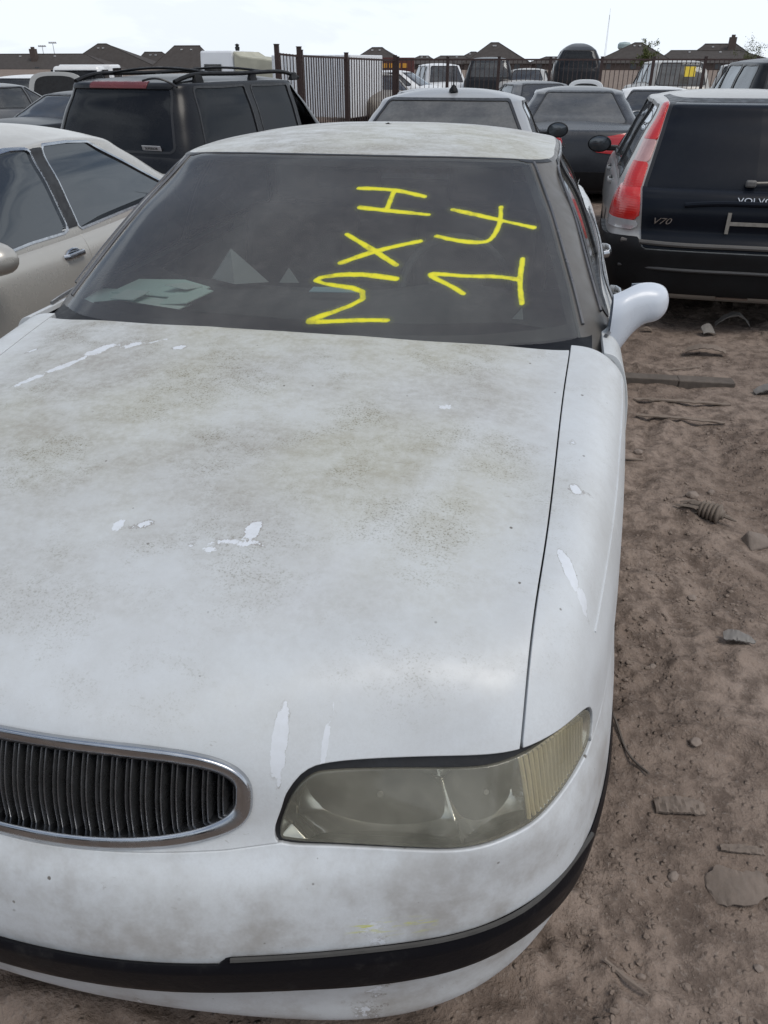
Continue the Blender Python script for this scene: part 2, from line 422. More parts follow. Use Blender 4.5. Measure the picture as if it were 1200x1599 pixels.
def simple(name, base, rough=.5, metal=0.0, var=.25, scale=6, bump=0.0, bscale=60, coat=0.0, spec=.5):
    """plain material with uneven tone and roughness"""
    if name in _MC: return _MC[name]
    t = NT(name); n = t.noise(scale, 5, .6); k = 1-var
    c = t.mix(n, tuple(q*k for q in base), tuple(min(1, q*(1+var*.6)) for q in base))
    r = t.ramp(t.noise(scale*2.3, 3), .3, .7, max(.02, rough-.08), min(1, rough+.1))
    nr = t.bump(t.noise(bscale, 4), bump, .004) if bump else None
    _MC[name] = t.done(t.pbr(c, r, metal, nr, coat, spec=spec)); return _MC[name]
def carpaint(name, base, rough=.3, metal=0.0, dust=.45, dust_col=(.30, .275, .24), coat=.35, scale=2.2, spec=.5):
    """paint under yard dust: dust thickest on faces that look up"""
    if name in _MC: return _MC[name]
    t = NT(name); n = t.noise(scale, 6, .62); f = t.noise(22, 5, .7)
    g = t.n('ShaderNodeNewGeometry'); nz = t.xyz(g.outputs['Normal'])[2]
    up = t.ramp(nz, .0, .9, .35, 1.0)
    d = t.math('MULTIPLY', t.math('MULTIPLY', t.ramp(n, .25, .75, .35, 1), t.ramp(f, .3, .75, .6, 1)), t.math('MULTIPLY', up, dust), True)
    c = t.mix(d, base, dust_col); r = t.math('ADD', t.math('MULTIPLY', d, .55), rough, True)
    m = t.math('MULTIPLY', t.math('SUBTRACT', 1.0, d), metal)
    _MC[name] = t.done(t.pbr(c, r, m, None, coat, .15, spec=spec)); return _MC[name]
def carglass(name, tint=(.03, .035, .04), dust=.25, dust_col=(.22, .21, .20), see=.45, paint=False, scale=2.0, rough=.02, veil=.0, thr=None, refl=0.0, fm=1.2):
    """window glass: tinted see-through pane with mirror reflection, veiled by dust; optional sprayed paint from attribute"""
    if name in _MC: return _MC[name]
    t = NT(name)
    tr = t.n('ShaderNodeBsdfTransparent'); tr.inputs[0].default_value = (*(thr or [min(1, .25+q) for q in tint]), 1)
    body = t.n('ShaderNodeBsdfDiffuse'); body.inputs[0].default_value = (*tint, 1)
    m0 = t.n('ShaderNodeMixShader'); m0.inputs[0].default_value = see; t.l(body.outputs[0], m0.inputs[1]); t.l(tr.outputs[0], m0.inputs[2])
    gl = t.n('ShaderNodeBsdfGlossy'); gl.inputs['Roughness'].default_value = rough; gl.inputs[0].default_value = (.9, .95, 1, 1)
    fr = t.n('ShaderNodeFresnel'); fr.inputs[0].default_value = 1.5
    m1 = t.n('ShaderNodeMixShader'); t.l(t.math('ADD', t.math('MULTIPLY', fr.outputs[0], fm), refl, True), m1.inputs[0]); t.l(m0.outputs[0], m1.inputs[1]); t.l(gl.outputs[0], m1.inputs[2])
    df = t.n('ShaderNodeBsdfDiffuse'); n = t.noise(scale, 6, .6); f = t.noise(30, 4, .7)
    t.l(t.mix(f, tuple(q*.8 for q in dust_col), dust_col), df.inputs[0])
    d = t.math('ADD', t.math('MULTIPLY', t.math('MULTIPLY', t.ramp(n, .3, .75, .25, 1), t.ramp(f, .25, .8, .7, 1)), dust), veil, True)
    m2 = t.n('ShaderNodeMixShader'); t.l(d, m2.inputs[0]); t.l(m1.outputs[0], m2.inputs[1]); t.l(df.outputs[0], m2.inputs[2]); sh = m2.outputs[0]
    if paint:
        a = t.attr('spray'); e = t.math('ADD', t.math('ADD', a, t.math('MULTIPLY', t.math('SUBTRACT', t.noise(45, 3, .7), .5), .004)), t.math('MULTIPLY', t.math('SUBTRACT', t.noise(7, 3, .6), .5), .017))
        core = t.ramp(e, .0060, .0105, 1, 0); halo = t.math('MULTIPLY', t.ramp(e, .004, .026, .7, 0), t.ramp(t.noise(420, 2, .8), .46, .66))
        fac = t.math('MAXIMUM', core, t.math('MULTIPLY', halo, .55)); fac = t.math('MULTIPLY', fac, t.ramp(t.noise(16, 4, .7), .28, .52, .55, 1))
        y = t.pbr(t.mix(t.ramp(e, .0, .012), (.74, .66, .015), (.42, .47, .015)), .5)
        m3 = t.n('ShaderNodeMixShader'); t.l(fac, m3.inputs[0]); t.l(sh, m3.inputs[1]); t.l(y, m3.inputs[2]); sh = m3.outputs[0]
    _MC[name] = t.done(sh); return _MC[name]
# ================================================================ the white sedan in front
def hero_paint():
    t = NT('weathered_white_paint'); P = t.co(); X, Y, Z = t.xyz(P)
    big = t.noise(2.6, 5, .62, stretch=(1, 1.15, 1)); mid = t.noise(10, 5, .68, stretch=(.8, 1.3, 1)); fine = t.noise(55, 3, .7); vf = t.noise(230, 2, .7)
    # mildew on the flat of bonnet and roof, with its own ragged outline
    reg = t.math('MULTIPLY', t.ramp(Y, .12, .75, .34, 1.0), t.ramp(t.math('ABSOLUTE', X), .56, .80, 1, .30))
    reg = t.math('MULTIPLY', reg, t.ramp(Z, .70, .80, .35, 1))
    m = t.math('ADD', t.math('ADD', t.math('MULTIPLY', t.ramp(big, .28, .66), .52), t.math('MULTIPLY', t.ramp(mid, .34, .66), .50)), .12)
    m = t.math('MULTIPLY', t.math('MULTIPLY', m, reg), t.ramp(fine, .28, .68, .55, 1.1), True)
    hue = t.noise(1.7, 2, .5)
    clean = t.mix(mid, (.565, .60, .635), (.645, .675, .70)); clean = t.mix(t.ramp(vf, .35, .65), t.mix(.10, clean, (.25, .23, .20)), clean)
    film = t.math('MULTIPLY', reg, t.math('ADD', t.ramp(big, .2, .8, .30, .62), t.math('MULTIPLY', t.math('SUBTRACT', vf, .5), .9)), True)
    clean = t.mix(film, clean, t.mix(t.ramp(hue, .35, .65), (.405, .395, .345), (.43, .42, .335)))
    c = t.mix(t.math('MULTIPLY', m, .60), clean, t.mix(t.ramp(hue, .38, .62), (.232, .214, .186), (.275, .258, .190)))
    # dark lichen speckle in patches
    sp = t.math('MULTIPLY', t.ramp(vf, .53, .64), t.math('MULTIPLY', t.ramp(t.noise(4.3, 3, .6), .42, .60), t.math('MULTIPLY', reg, t.ramp(mid, .35, .62))))
    c = t.mix(t.math('MULTIPLY', sp, .75), c, (.13, .125, .08))
    gn = t.noise(6, 5, .72)
    grime_shade = t.math('MULTIPLY', t.ramp(gn, .38, .74), t.ramp(Z, .72, .45, .16, .72))  # grime, deepened low down so the colour also holds the bumper's shading
    c = t.mix(grime_shade, c, (.285, .265, .240))
    # rust pits and grit
    v = t.n('ShaderNodeTexVoronoi'); v.inputs['Scale'].default_value = 30; t.l(P, v.inputs['Vector'])
    sz = t.math('MULTIPLY', t.ramp(t.xyz(v.outputs['Color'])[0], .25, 1.0), .10)
    pit = t.ramp(t.math('SUBTRACT', t.math('ADD', v.outputs['Distance'], t.math('MULTIPLY', t.math('SUBTRACT', fine, .5), .16)), sz), -.03, .01, 1, 0)
    pit = t.math('MULTIPLY', pit, t.ramp(big, .40, .55, 1, .15))
    c = t.mix(t.math('MULTIPLY', pit, .85), c, (.085, .07, .05))
    # fine scratches
    sc = t.ramp(t.noise(24, 2, .5, stretch=(1, 9, 4), dist=.6), .70, .73); sc = t.math('MULTIPLY', sc, t.ramp(hue, .50, .60))
    c = t.mix(t.math('MULTIPLY', sc, .5), c, (.24, .22, .19))
    # flaked clear coat: attribute is .05 at the edge, larger inside
    pe = t.math('ADD', t.attr('peel'), t.math('MULTIPLY', t.math('SUBTRACT', t.noise(26, 5, .78), .5), .046))
    edge = t.math('MULTIPLY', t.ramp(pe, .0478, .0494), t.ramp(pe, .0505, .0522, 1, 0)); edge = t.math('MULTIPLY', edge, t.ramp(gn, .42, .56, .05, 1))
    ins = t.ramp(pe, .050, .0525)
    c = t.mix(t.math('MULTIPLY', ins, t.ramp(fine, .25, .7, .55, .9)), c, (.66, .69, .735)); c = t.mix(t.math('MULTIPLY', edge, .65), c, (.20, .18, .155))
    c = t.mix(t.math('MULTIPLY', t.attr('clean'), .28), c, (.58, .61, .65))  # paler diagonal band along the crease of the bonnet
    sf = t.math('MULTIPLY', t.attr('scuff'), t.ramp(t.noise(60, 3, .6, stretch=(.25, 1, 3)), .50, .62))
    c = t.mix(sf, c, (.55, .57, .10))
    ro = t.math('ADD', t.math('MULTIPLY', m, .40), t.ramp(mid, .3, .7, .30, .42), True)
    nr = t.bump(t.math('ADD', t.attr('peel'), t.math('MULTIPLY', t.noise(90, 2, .6), .01)), .25, .01)
    return t.done(t.pbr(c, ro, 0, nr, .12, .25))
M_WHITE = hero_paint()
M_BLACKTRIM = simple('black_rubber_trim', (.014, .014, .016), .42, var=.5, scale=9, bump=.25, bscale=70)
def dusty_trim():
    t = NT('dusty_black_trim'); n = t.noise(9, 6, .7); f = t.noise(60, 4, .7)
    c = t.mix(t.math('MULTIPLY', t.ramp(n, .52, .78), t.ramp(f, .3, .7, .3, 1)), (.007, .007, .009), (.05, .048, .046))
    return t.done(t.pbr(c, t.ramp(n, .3, .7, .28, .48), 0, t.bump(f, .2, .003), spec=.09))
M_TRIM = dusty_trim()
M_CHROME = simple('chrome_tarnished', (.50, .515, .54), .20, 1.0, var=.35, scale=14, bump=.04, bscale=90)
M_DARK = simple('black_void_plastic', (.012, .012, .013), .7, var=.4)
M_GREYTRIM = simple('taupe_pillar_trim', (.115, .108, .10), .38, var=.35, scale=8)
M_GRILLBAR = simple('grey_grille_bar', (.17, .175, .185), .28, .8, var=.4, scale=25)
M_TYRE = simple('tyre_rubber', (.03, .028, .026), .85, var=.4, scale=12, bump=.3)
M_STEEL = simple('dull_steel_rim', (.30, .29, .28), .45, .8, var=.3)
M_INT = simple('interior_grey_vinyl', (.055, .056, .058), .65, var=.3, bump=.2, bscale=200)
M_SEAT = simple('interior_seat_cloth', (.10, .10, .105), .85, var=.35, bump=.4, bscale=240)
def lens_mat():
    t = NT('hazed_headlight_lens'); n = t.noise(7, 5, .6); f = t.noise(50, 4, .7)
    tr = t.n('ShaderNodeBsdfTransparent'); tr.inputs[0].default_value = (.90, .89, .82, 1)
    gl = t.n('ShaderNodeBsdfGlossy'); gl.inputs['Roughness'].default_value = .07; gl.inputs[0].default_value = (1, 1, 1, 1)
    fr = t.n('ShaderNodeFresnel'); fr.inputs[0].default_value = 1.45
    a = t.n('ShaderNodeMixShader'); t.l(fr.outputs[0], a.inputs[0]); t.l(tr.outputs[0], a.inputs[1]); t.l(gl.outputs[0], a.inputs[2])
    df = t.n('ShaderNodeBsdfDiffuse'); t.l(t.mix(n, (.45, .435, .35), (.53, .515, .43)), df.inputs[0])
    b = t.n('ShaderNodeMixShader'); t.l(t.math('ADD', t.ramp(n, .3, .7, .17, .32), t.ramp(f, .5, .8, 0, .07)), b.inputs[0]); t.l(a.outputs[0], b.inputs[1]); t.l(df.outputs[0], b.inputs[2])
    return t.done(b.outputs[0])
M_LENS = lens_mat()
M_REFL = simple('headlight_reflector', (.90, .89, .85), .17, .95, var=.25, scale=5)
M_RIB = simple('ribbed_lens_plastic', (.74, .64, .42), .2, 0, var=.2)

hero = thing('white_sedan', 'weathered white sedan with peeling bonnet and yellow writing sprayed on its windshield, nearest the camera', 'car')
FG = loft(mirror_cols(hero_front_rings()), 230, 470)
FRONT = Sheet.out(FG)
FV = FRONT.V
def aZ(V): return np.stack([np.abs(V[:, 0])+V[:, 1], V[:, 2]], 1)
def XY(V): return np.stack([np.abs(V[:, 0]), V[:, 1]], 1)
def XZ(V): return V[:, [0, 2]]
def YZ(V): return V[:, [1, 2]]
lens_poly = smooth_poly([(.472, .600), (.508, .656), (.550, .684), (.600, .689), (.747, .684), (.866, .682), (.958, .686), (1.044, .689), (1.146, .680), (1.216, .659), (1.243, .626), (1.226, .597),
                         (1.137, .592), (1.043, .590), (.959, .588), (.896, .588), (.836, .586), (.772, .584), (.677, .583), (.565, .585), (.487, .589)], 5)
open_poly = smooth_poly([(.458, .600), (.480, .638), (.500, .668), (.541, .696), (.60, .7055), (.755, .703), (.874, .702), (.956, .700), (1.046, .697), (1.152, .687), (1.224, .665), (1.252, .628), (1.232, .590),
                         (1.137, .586), (1.043, .584), (.959, .582), (.896, .582), (.836, .580), (.772, .578), (.677, .577), (.565, .579), (.470, .583)], 5)
def superell(a, b, n, cx, cz, m=96):
    th = np.linspace(0, 2*math.pi, m, endpoint=False); c, s = np.cos(th), np.sin(th)
    return np.stack([cx+a*np.sign(c)*np.abs(c)**(2/n), cz+b*np.sign(s)*np.abs(s)**(2/n)], 1)
GR_OUT = superell(.330, .0875, 2.9, 0, .6615)
gapX = fn1([-.2, .10, .245, .301, .421, .571, .867, 1.22, 1.426, 1.8], [.712, .714, .717, .7165, .719, .728, .741, .755, .766, .775])
rearY = fn1([0, .068, .448, .766, .95], [1.335, 1.336, 1.354, 1.426, 1.47])
def seamZ(V):
    return np.interp(np.abs(V[:, 0])+V[:, 1], [0, .36, .47, 1.2, 1.27, 1.4, 1.6], [.574, .578, .585, .585, .592, .602, .612])
f_open = lambda V: poly_sd(open_poly, aZ(V))
f_gr = lambda V: np.where(V[:, 1] < .4, poly_sd(GR_OUT, XZ(V)), 1.0)
f_hood = lambda V: np.abs(V[:, 0])-gapX(V[:, 1])
f_seam = lambda V: V[:, 2]-seamZ(V)
f_arch = lambda V, cy=1.09, r=.365: np.where(np.abs(V[:, 0]) > .6, r-np.hypot(V[:, 1]-cy, V[:, 2]-.33), -1.0)

def peel_attr(V, blobs):
    """blobs: (x, y, half length, half width, angle) on the panel seen from above"""
    p = np.zeros(len(V))
    for x, y, a, b, an in blobs:
        c, s = math.cos(R_(an)), math.sin(R_(an)); dx = V[:, 0]-x; dy = V[:, 1]-y
        u = (dx*c+dy*s)/a; v = (-dx*s+dy*c)/b
        sd = (np.hypot(u, v)-1)*b*1.0; p = np.maximum(p, np.clip(.05-sd, 0, .09))
    return p
HOODPEEL = [(-.455, 1.170, .05, .018, 55), (-.505, 1.075, .075, .013, 57), (-.555, .995, .05, .010, 52), (-.375, 1.205, .032, .012, 40), (-.30, 1.245, .028, .006, 30), (-.24, 1.197, .020, .014, 20), (-.67, 1.18, .02, .010, 30),
            (.487, 1.012, .018, .010, 10), (.205, .505, .016, .022, 0), (.175, .468, .045, .008, 5), (.150, .44, .03, .007, 0), (-.048, .477, .010, .018, 0), (.362, .152, .012, .034, 0), (.428, .172, .005, .034, -8), (.0, .49, .02, .010, 30)]
FENDPEEL = [(.782, .775, .012, .018, 0), (.772, .54, .012, .042, 22), (.80, .50, .010, .02, 20), (.79, .77, .02, .006, 10), (.775, .95, .008, .010, 0)]
hood = FRONT.clip(lambda V: f_hood(V)+.0035).clip(lambda V: V[:, 1]-rearY(np.abs(V[:, 0]))).clip(lambda V: -(f_seam(V)-.002)).clip(lambda V: -(f_open(V)-.001)).clip(lambda V: -(f_gr(V)+.006))
hs = hood.shell(.016, .002)
from_sheet('hood', hs, M_WHITE, hero, {'peel': peel_attr(hs.V, HOODPEEL),
           'clean': np.clip(1-np.minimum(line_dist([(.60, 1.02), (.47, .62), (.33, .36)], hs.V[:, :2])/.05, 1), 0, 1)*(hs.V[:, 2] > .8)})
ii, jj = np.where((poly_sd(open_poly, np.stack([np.abs(FG[..., 0])+FG[..., 1], FG[..., 2]], -1).reshape(-1, 2)).reshape(FG.shape[:2]) < .004) & (FG[..., 0] > 0) & (FG[..., 1] < .7))
u0, u1, v0, v1 = ii.min()/229, ii.max()/229, jj.min()/469, jj.max()/469
HG = loft(mirror_cols(hero_front_rings()), 70, 260, (u0, u1), (v0, v1)); HLS = Sheet.grid(HG)
if HLS.N[len(HLS.V)//2][1] > 0: HLS = Sheet.grid(HG, True)
HLS = HLS.join(HLS.mirror())
for sgn in (1, -1):
    side = FRONT.clip(lambda V: .3-sgn*V[:, 0])
    fe = side.clip(lambda V: -(f_hood(V)-.0035)).clip(lambda V: V[:, 1]-1.462).clip(lambda V: -(f_seam(V)-.002)).clip(lambda V: -(f_open(V)-.001)).clip(f_arch).clip(lambda V: .4-V[:, 2])
    # lower fender behind the wheel
    fl = side.clip(lambda V: 1.3-V[:, 1]).clip(lambda V: V[:, 1]-1.462).clip(lambda V: f_seam(V)-.002).clip(f_arch)
    fs = fe.join(fl).shell(.014, .002)
    pe = peel_attr(fs.V, [(sgn*1.0*x if sgn > 0 else -x, y, a, b, an*sgn) for x, y, a, b, an in FENDPEEL]) if sgn > 0 else np.zeros(len(fs.V))
    fo = from_sheet('fender', fs, M_WHITE, hero, {'peel': pe})
    # raised body line along the fender
    Lp = np.array([(.9075, 1.44, .878), (.900, 1.27, .858), (.889, 1.06, .838), (.872, .87, .812), (.8545, .70, .790), (.842, .60, .775), (.827, .49, .752)])
    cl = []
    for p in spline(Lp, 36):
        q = p*np.array([sgn, 1, 1]); jj = np.argmin(((side.V-q)**2).sum(1)); nn = side.N[jj]; cl.append(q-nn*((q-side.V[jj])@nn)+nn*.0003)
    MB().tube(cl, .0022, 6).build('body_line', M_WHITE, fo, True)
    # headlight
    hl = bpy.data.objects.new('headlight', None); link(hl, hero)
    ls = HLS.clip(lambda V: -sgn*V[:, 0]).clip(lambda V: poly_sd(lens_poly, aZ(V)))
    from_sheet('lens', ls.offset(-.003).shell(.03, .003), M_LENS, hl)
    dn = aZ(ls.V); sd = -poly_sd(lens_poly, dn)
    bowl = lambda ca, ra, rz: np.sqrt(np.clip(1-((dn[:, 0]-ca)/ra)**2-((dn[:, 1]-.640)/rz)**2, 0, 1))
    dep = .008+.010*np.clip(sd/.02, 0, 1)+.055*np.maximum(bowl(.655, .175, .085), bowl(.885, .125, .085))
    dep = np.where(dn[:, 0] > .975, np.minimum(dep, .026), dep)
    rf = ls.offset(-dep).renorm(); from_sheet('reflector', rf, M_REFL, hl)
    for ca, r in ((.66, .016), (.885, .014)):
        i = np.argmin((dn[:, 0]-ca)**2+(dn[:, 1]-.632)**2); p = ls.V[i]-ls.N[i]*.075; q = ls.V[i]-ls.N[i]*.035
        MB().tube([p, p+(q-p)*.2, p+(q-p)*.4, p+(q-p)*.5], [r*.4, r*.6, r*.6, r*.3], 12).build('bulb', M_STEEL, hl, True)
    for k in range(17):
        a0 = .958+k*.0148; zz = np.linspace(.588+.002, .684-max(0, (k-9))*.0040, 9); pts = []
        for z in zz:
            q = np.array([a0+(z-.63)*.06, z]); dd = ((dn-q)**2).sum(1); j = np.argpartition(dd, 3)[:3]; w = 1/(dd[j]+1e-7); w /= w.sum()
            pts.append((ls.V[j]-ls.N[j]*.0095).T @ w)
        MB().tube(pts, .0040, 6).build('lens_rib', M_RIB, hl, True)
    gs = side.clip(f_open).clip(lambda V: -poly_sd(lens_poly, aZ(V))-.0)
    from_sheet('headlight_gasket', gs.offset(-.010).shell(.02), M_BLACKTRIM, hl)
# bumper cover
bc = FRONT.clip(lambda V: f_seam(V)+.002).clip(lambda V: -(f_open(V)-.0015)).clip(lambda V: -(f_gr(V)+.004)).clip(lambda V: V[:, 1]-.70).clip(lambda V: np.where(np.abs(V[:, 0]) > .6, .375-np.hypot(V[:, 1]-1.09, V[:, 2]-.33), -1.0))
bs = bc.shell(.014, .003)
sc = np.clip(1-line_dist([(.497, .068, .451), (.55, .08, .448), (.60, .095, .443)], bs.V)/.02, 0, 1)
bump_ob = from_sheet('bumper_cover', bs, M_WHITE, hero, {'scuff': sc*1.0, 'peel': peel_attr(bs.V, [(.119, .009, .005, .004, 0), (.53, .07, .02, .003, 8)])*.995})
# rubbing strip
zt = lambda V: np.where(V[:, 0] > .288, np.interp(V[:, 0], [.288, .300], [.3975, .4085]), .3975)
tr = FRONT.clip(lambda V: V[:, 2]-zt(V)).clip(lambda V: .316-V[:, 2]).clip(lambda V: V[:, 1]-.72)
zz = tr.V[:, 2]; prof = np.interp(tr.V[:, 1], [.1, .4], [.013, .007])*np.clip(np.minimum((zz-.314)/.012, (np.minimum(zt(tr.V), .399)-zz+.003)/.010), .12, 1)**.5
from_sheet('rubbing_strip', tr.offset(prof).renorm().shell(.016), M_TRIM, bump_ob)
lg = []
for x in np.linspace(.305, .86, 26):
    m = (np.abs(FV[:, 2]-.408) < .02) & (FV[:, 0] > .2) & (FV[:, 1] < .5); V_ = FV[m]; j_ = np.argmin((V_[:, 0]-x)**2+(V_[:, 2]-.4085)**2); lg.append(V_[j_]+FRONT.N[m][j_]*.006+np.array([0, 0, .4085-V_[j_, 2]]))
MB().tube(spline(np.array(lg)[::5], 40), .0042, 6).build('strip_ledge', simple('lit_dusty_ledge', (.055, .053, .05), .5, var=.5, scale=20), bump_ob, True)  # grey colour carries dust and the light caught by the top edge
# grille: chrome surround, fins, dark backing
def surfY(x, z):
    m = (FV[:, 1] < .35) & (np.abs(FV[:, 0]-x) < .03) & (np.abs(FV[:, 2]-z) < .03); V = FV[m]; N = FRONT.N[m]
    j = np.argmin((V[:, 0]-x)**2+(V[:, 2]-z)**2); return V[j, 1]-(N[j, 0]*(x-V[j, 0])+N[j, 2]*(z-V[j, 2]))/min(N[j, 1], -.15), N[j]
grille = bpy.data.objects.new('grille', None); link(grille, hero)
ring = superell(.316, .0745, 2.9, 0, .6615, 140); cen = np.array([0, .6615]); G = []
for x, z in ring:
    y, n = surfY(x, z)
    o = np.array([x, 0, z])-np.array([0, 0, cen[1]]); i = 0
    nx = np.sign(x)*abs(x/.318)**1.9/.318; nz = np.sign(z-.6615)*abs((z-.6615)/.0765)**1.9/.0765; l = math.hypot(nx, nz); out = np.array([nx/l, 0, nz/l])
    f = n/np.linalg.norm(n); rowp = []
    for u, v in ((-.0135, -.022), (-.0135, .001), (-.0125, .004), (-.0095, .0065), (-.004, .0085), (.003, .0092), (.009, .0080), (.0125, .005), (.0145, .0), (.0150, -.006), (.0150, -.016)):
        rowp.append(np.array([x, y, z])+out*u+f*v)
    G.append(rowp)
G = np.array(G); G = np.concatenate([G, G[:1]])
sr = Sheet.grid(G); 
if sr.N[len(sr.V)//20][1] > 0 and False: sr = Sheet.grid(G, True)
cn = (sr.V-np.array([0, .3, .66])); 
if (sr.N*cn).sum() < 0: sr = Sheet.grid(G, True)
from_sheet('chrome_surround', sr, M_CHROME, grille)
inner = superell(.309, .068, 2.9, 0, .6615, 96)
xs = np.arange(-.3035, .31, .0225)
for x in xs:
    h = .0735*(max(0, 1-abs(x/.3115)**2.9))**(1/2.9)
    if h < .014: continue
    zz = np.linspace(.6615-h, .6615+h, 9); G = []
    for z in zz:
        y, n = surfY(x, z); y += .003+.007*((z-.6615)/.07)**2
        G.append([(x+u, y+v, z) for u, v in ((-.0052, .040), (-.0052, .003), (-.0047, .0006), (-.0038, .0), (-.0029, .0010), (-.0024, .018), (.0024, .018), (.0029, .0010), (.0038, .0), (.0047, .0006), (.0052, .003), (.0052, .040))])
    b = MB(); b.grid(G); b.build('grille_bar', M_GRILLBAR, grille, True, angle=60)
lin = Sheet.out(FG[::4, ::4])
lin = lin.clip(lambda V: V[:, 1]-1.36).clip(lambda V: .24-V[:, 2]); lin = lin.clip(lambda V: np.where(np.abs(V[:, 0]) > .5, .42-np.hypot(V[:, 1]-1.09, V[:, 2]-.33), -1.0)).offset(-.055)
from_sheet('engine_bay_liner', lin, M_DARK, hero)

# ---- flanks, tail and boot
ys = [1.2, 1.45, 1.9, 2.6, 3.3, 3.9, 4.35, 4.68, 4.88, 5.0, 5.06, 5.085]
wf = [1, 1, 1.002, 1.004, 1.003, .998, .985, .965, .93, .80, .45, 0]
lev = [(.165, .86, -.10), (.19, .90, -.02), (.30, .932, 0), (.40, .942, .01), (.55, .950, .005), (.66, .950, 0), (.76, .945, -.01), (.845, .932, -.03), (.895, .915, -.05), (.930, .889, -.075), (.938, .860, -.11)]
SR = [[(w*q, y+(dy if y > 4.6 else 0), z+(.02*(y-1.5)/3.5 if z > .8 else 0)) for y, q in zip(ys, wf)] for z, w, dy in lev]
SG = loft(SR, 70, 150); SIDE = Sheet.grid(SG)
if SIDE.N[len(SIDE.V)//2][0] < 0: SIDE = Sheet.grid(SG, True)
f_arch2 = lambda V: .36-np.hypot(V[:, 1]-3.90, V[:, 2]-.33)
for sgn in (1, -1):
    S0 = SIDE if sgn > 0 else SIDE.mirror()
    for y0, y1, hy in ((1.468, 2.63, 2.47), (2.638, 3.66, 3.30)):
        d = S0.clip(lambda V: y0-V[:, 1]).clip(lambda V: V[:, 1]-y1).clip(lambda V: .26-V[:, 2]).clip(f_arch2)
        do = from_sheet('door', d.shell(.014, .002), M_WHITE, hero)
        hb = MB(); hb.tube([(sgn*.940, hy-.10, .845), (sgn*.962, hy-.09, .847), (sgn*.972, hy-.05, .848), (sgn*.972, hy+.03, .848), (sgn*.960, hy+.07, .847), (sgn*.940, hy+.08, .846)], [.010, .010, .010, .010, .010, .010], 10, sq=(.8, 1.6)); hb.build('door_handle', M_CHROME, do, True)
    q = S0.clip(lambda V: 3.667-V[:, 1]).clip(lambda V: V[:, 1]-5.2).clip(f_arch2).clip(lambda V: np.where(V[:, 1] > 4.2, .6-V[:, 2], -1))
    from_sheet('quarter_panel', q.shell(.014, .002), M_WHITE, hero)
    rk = S0.clip(lambda V: 1.468-V[:, 1]).clip(lambda V: V[:, 1]-3.66).clip(lambda V: V[:, 2]-.255).clip(f_arch2)
    from_sheet('rocker_panel', rk.shell(.01), M_WHITE, hero)
    tl = S0.clip(lambda V: 4.78-V[:, 1]).clip(lambda V: .64-V[:, 2]).clip(lambda V: V[:, 2]-.80).clip(lambda V: .25-np.abs(V[:, 0]))
    from_sheet('tail_light', tl.offset(.004).shell(.012), simple('red_lens', (.42, .012, .014), .12, var=.2, coat=.6), hero)
rb = SIDE.clip(lambda V: 4.24-V[:, 1]).clip(lambda V: V[:, 2]-.596).clip(f_arch2); rb = rb.join(rb.mirror())
from_sheet('rear_bumper', rb.shell(.012), M_WHITE, hero)
dx = np.linspace(-1, 1, 41); dy = np.linspace(4.18, 4.985, 30)
DG = np.array([[(x*np.interp(y, [4.1, 4.6, 4.9, 5.0], [.862, .835, .80, .74]), y-.10*abs(x)**3*(y > 4.7), .985-.022*((y-4.2)/.8)**2-.03*abs(x)**5) for x in dx] for y in dy])
D = Sheet.grid(DG); D = D if D.N[10][2] > 0 else Sheet.grid(DG, True); from_sheet('trunk_lid', D.shell(.05, .004), M_WHITE, hero)
# ---- cabin
CR = mirror_cols(hero_cabin_rings())
CG = loft(CR, 130, 330); CAB = Sheet.out(CG)
WGd = loft(CR, 200, 420, (0, .55), (.28, .72)); WS = Sheet.grid(WGd)
if WS.N[len(WS.V)//2][2] < 0: WS = Sheet.grid(WGd, True)
def ws_edge(z): return np.interp(z, [.85, .94, 1.05, 1.2, 1.325, 1.345], [.838, .800, .753, .678, .598, .52])
f_ws = lambda V: np.maximum(np.maximum(np.abs(V[:, 0])-ws_edge(V[:, 2]), np.where(V[:, 1] < 2.6, -1, 1)), V[:, 2]-np.interp(np.abs(V[:, 0]), [0, .33, .53, .6], [1.347, 1.344, 1.337, 1.331]))
roof_line = lambda V: np.interp(V[:, 1], [2.0, 2.12, 2.2, 2.28, 2.45, 2.75, 3.05, 3.3, 3.45, 3.6], [1.352, 1.351, 1.3415, 1.3335, 1.335, 1.341, 1.339, 1.332, 1.327, 1.332])+.0015
UR = ring_frac(CR, 5)
def turned(G, ref):
    s = Sheet.grid(G); return s if (s.N*(s.V-np.array(ref))).sum() > 0 else Sheet.grid(G, True)
rf = turned(loft(CR, 60, 330, (UR, 1)), (0, 2.8, .5))
ro = from_sheet('roof', rf.shell(.012, .005), M_WHITE, hero)
LOWC = turned(loft(CR, 90, 330, (0, UR-.004)), (0, 2.8, .9))
STROKES = [[(.077, 1.27), (.188, 1.267), (.29, 1.253)], [(.1, 1.227), (.179, 1.222), (.316, 1.213)], [(.19, 1.267), (.186, 1.227)],
    [(.086, 1.168), (.185, 1.133), (.256, 1.106)], [(.092, 1.107), (.185, 1.133), (.309, 1.156)],
    [(.265, 1.078), (.186, 1.084), (.116, 1.084), (.033, 1.071), (.126, 1.059), (.171, 1.053), (.187, 1.045), (.164, 1.027), (.047, .989), (.151, .994), (.266, .997)],
    [(.384, 1.224), (.533, 1.198), (.634, 1.178)], [(.527, 1.227), (.531, 1.198), (.522, 1.17), (.504, 1.154), (.474, 1.152), (.354, 1.167)],
    [(.612, 1.113), (.613, 1.067), (.625, 1.023)], [(.613, 1.07), (.549, 1.079), (.456, 1.083), (.359, 1.086), (.411, 1.067), (.461, 1.048)]]
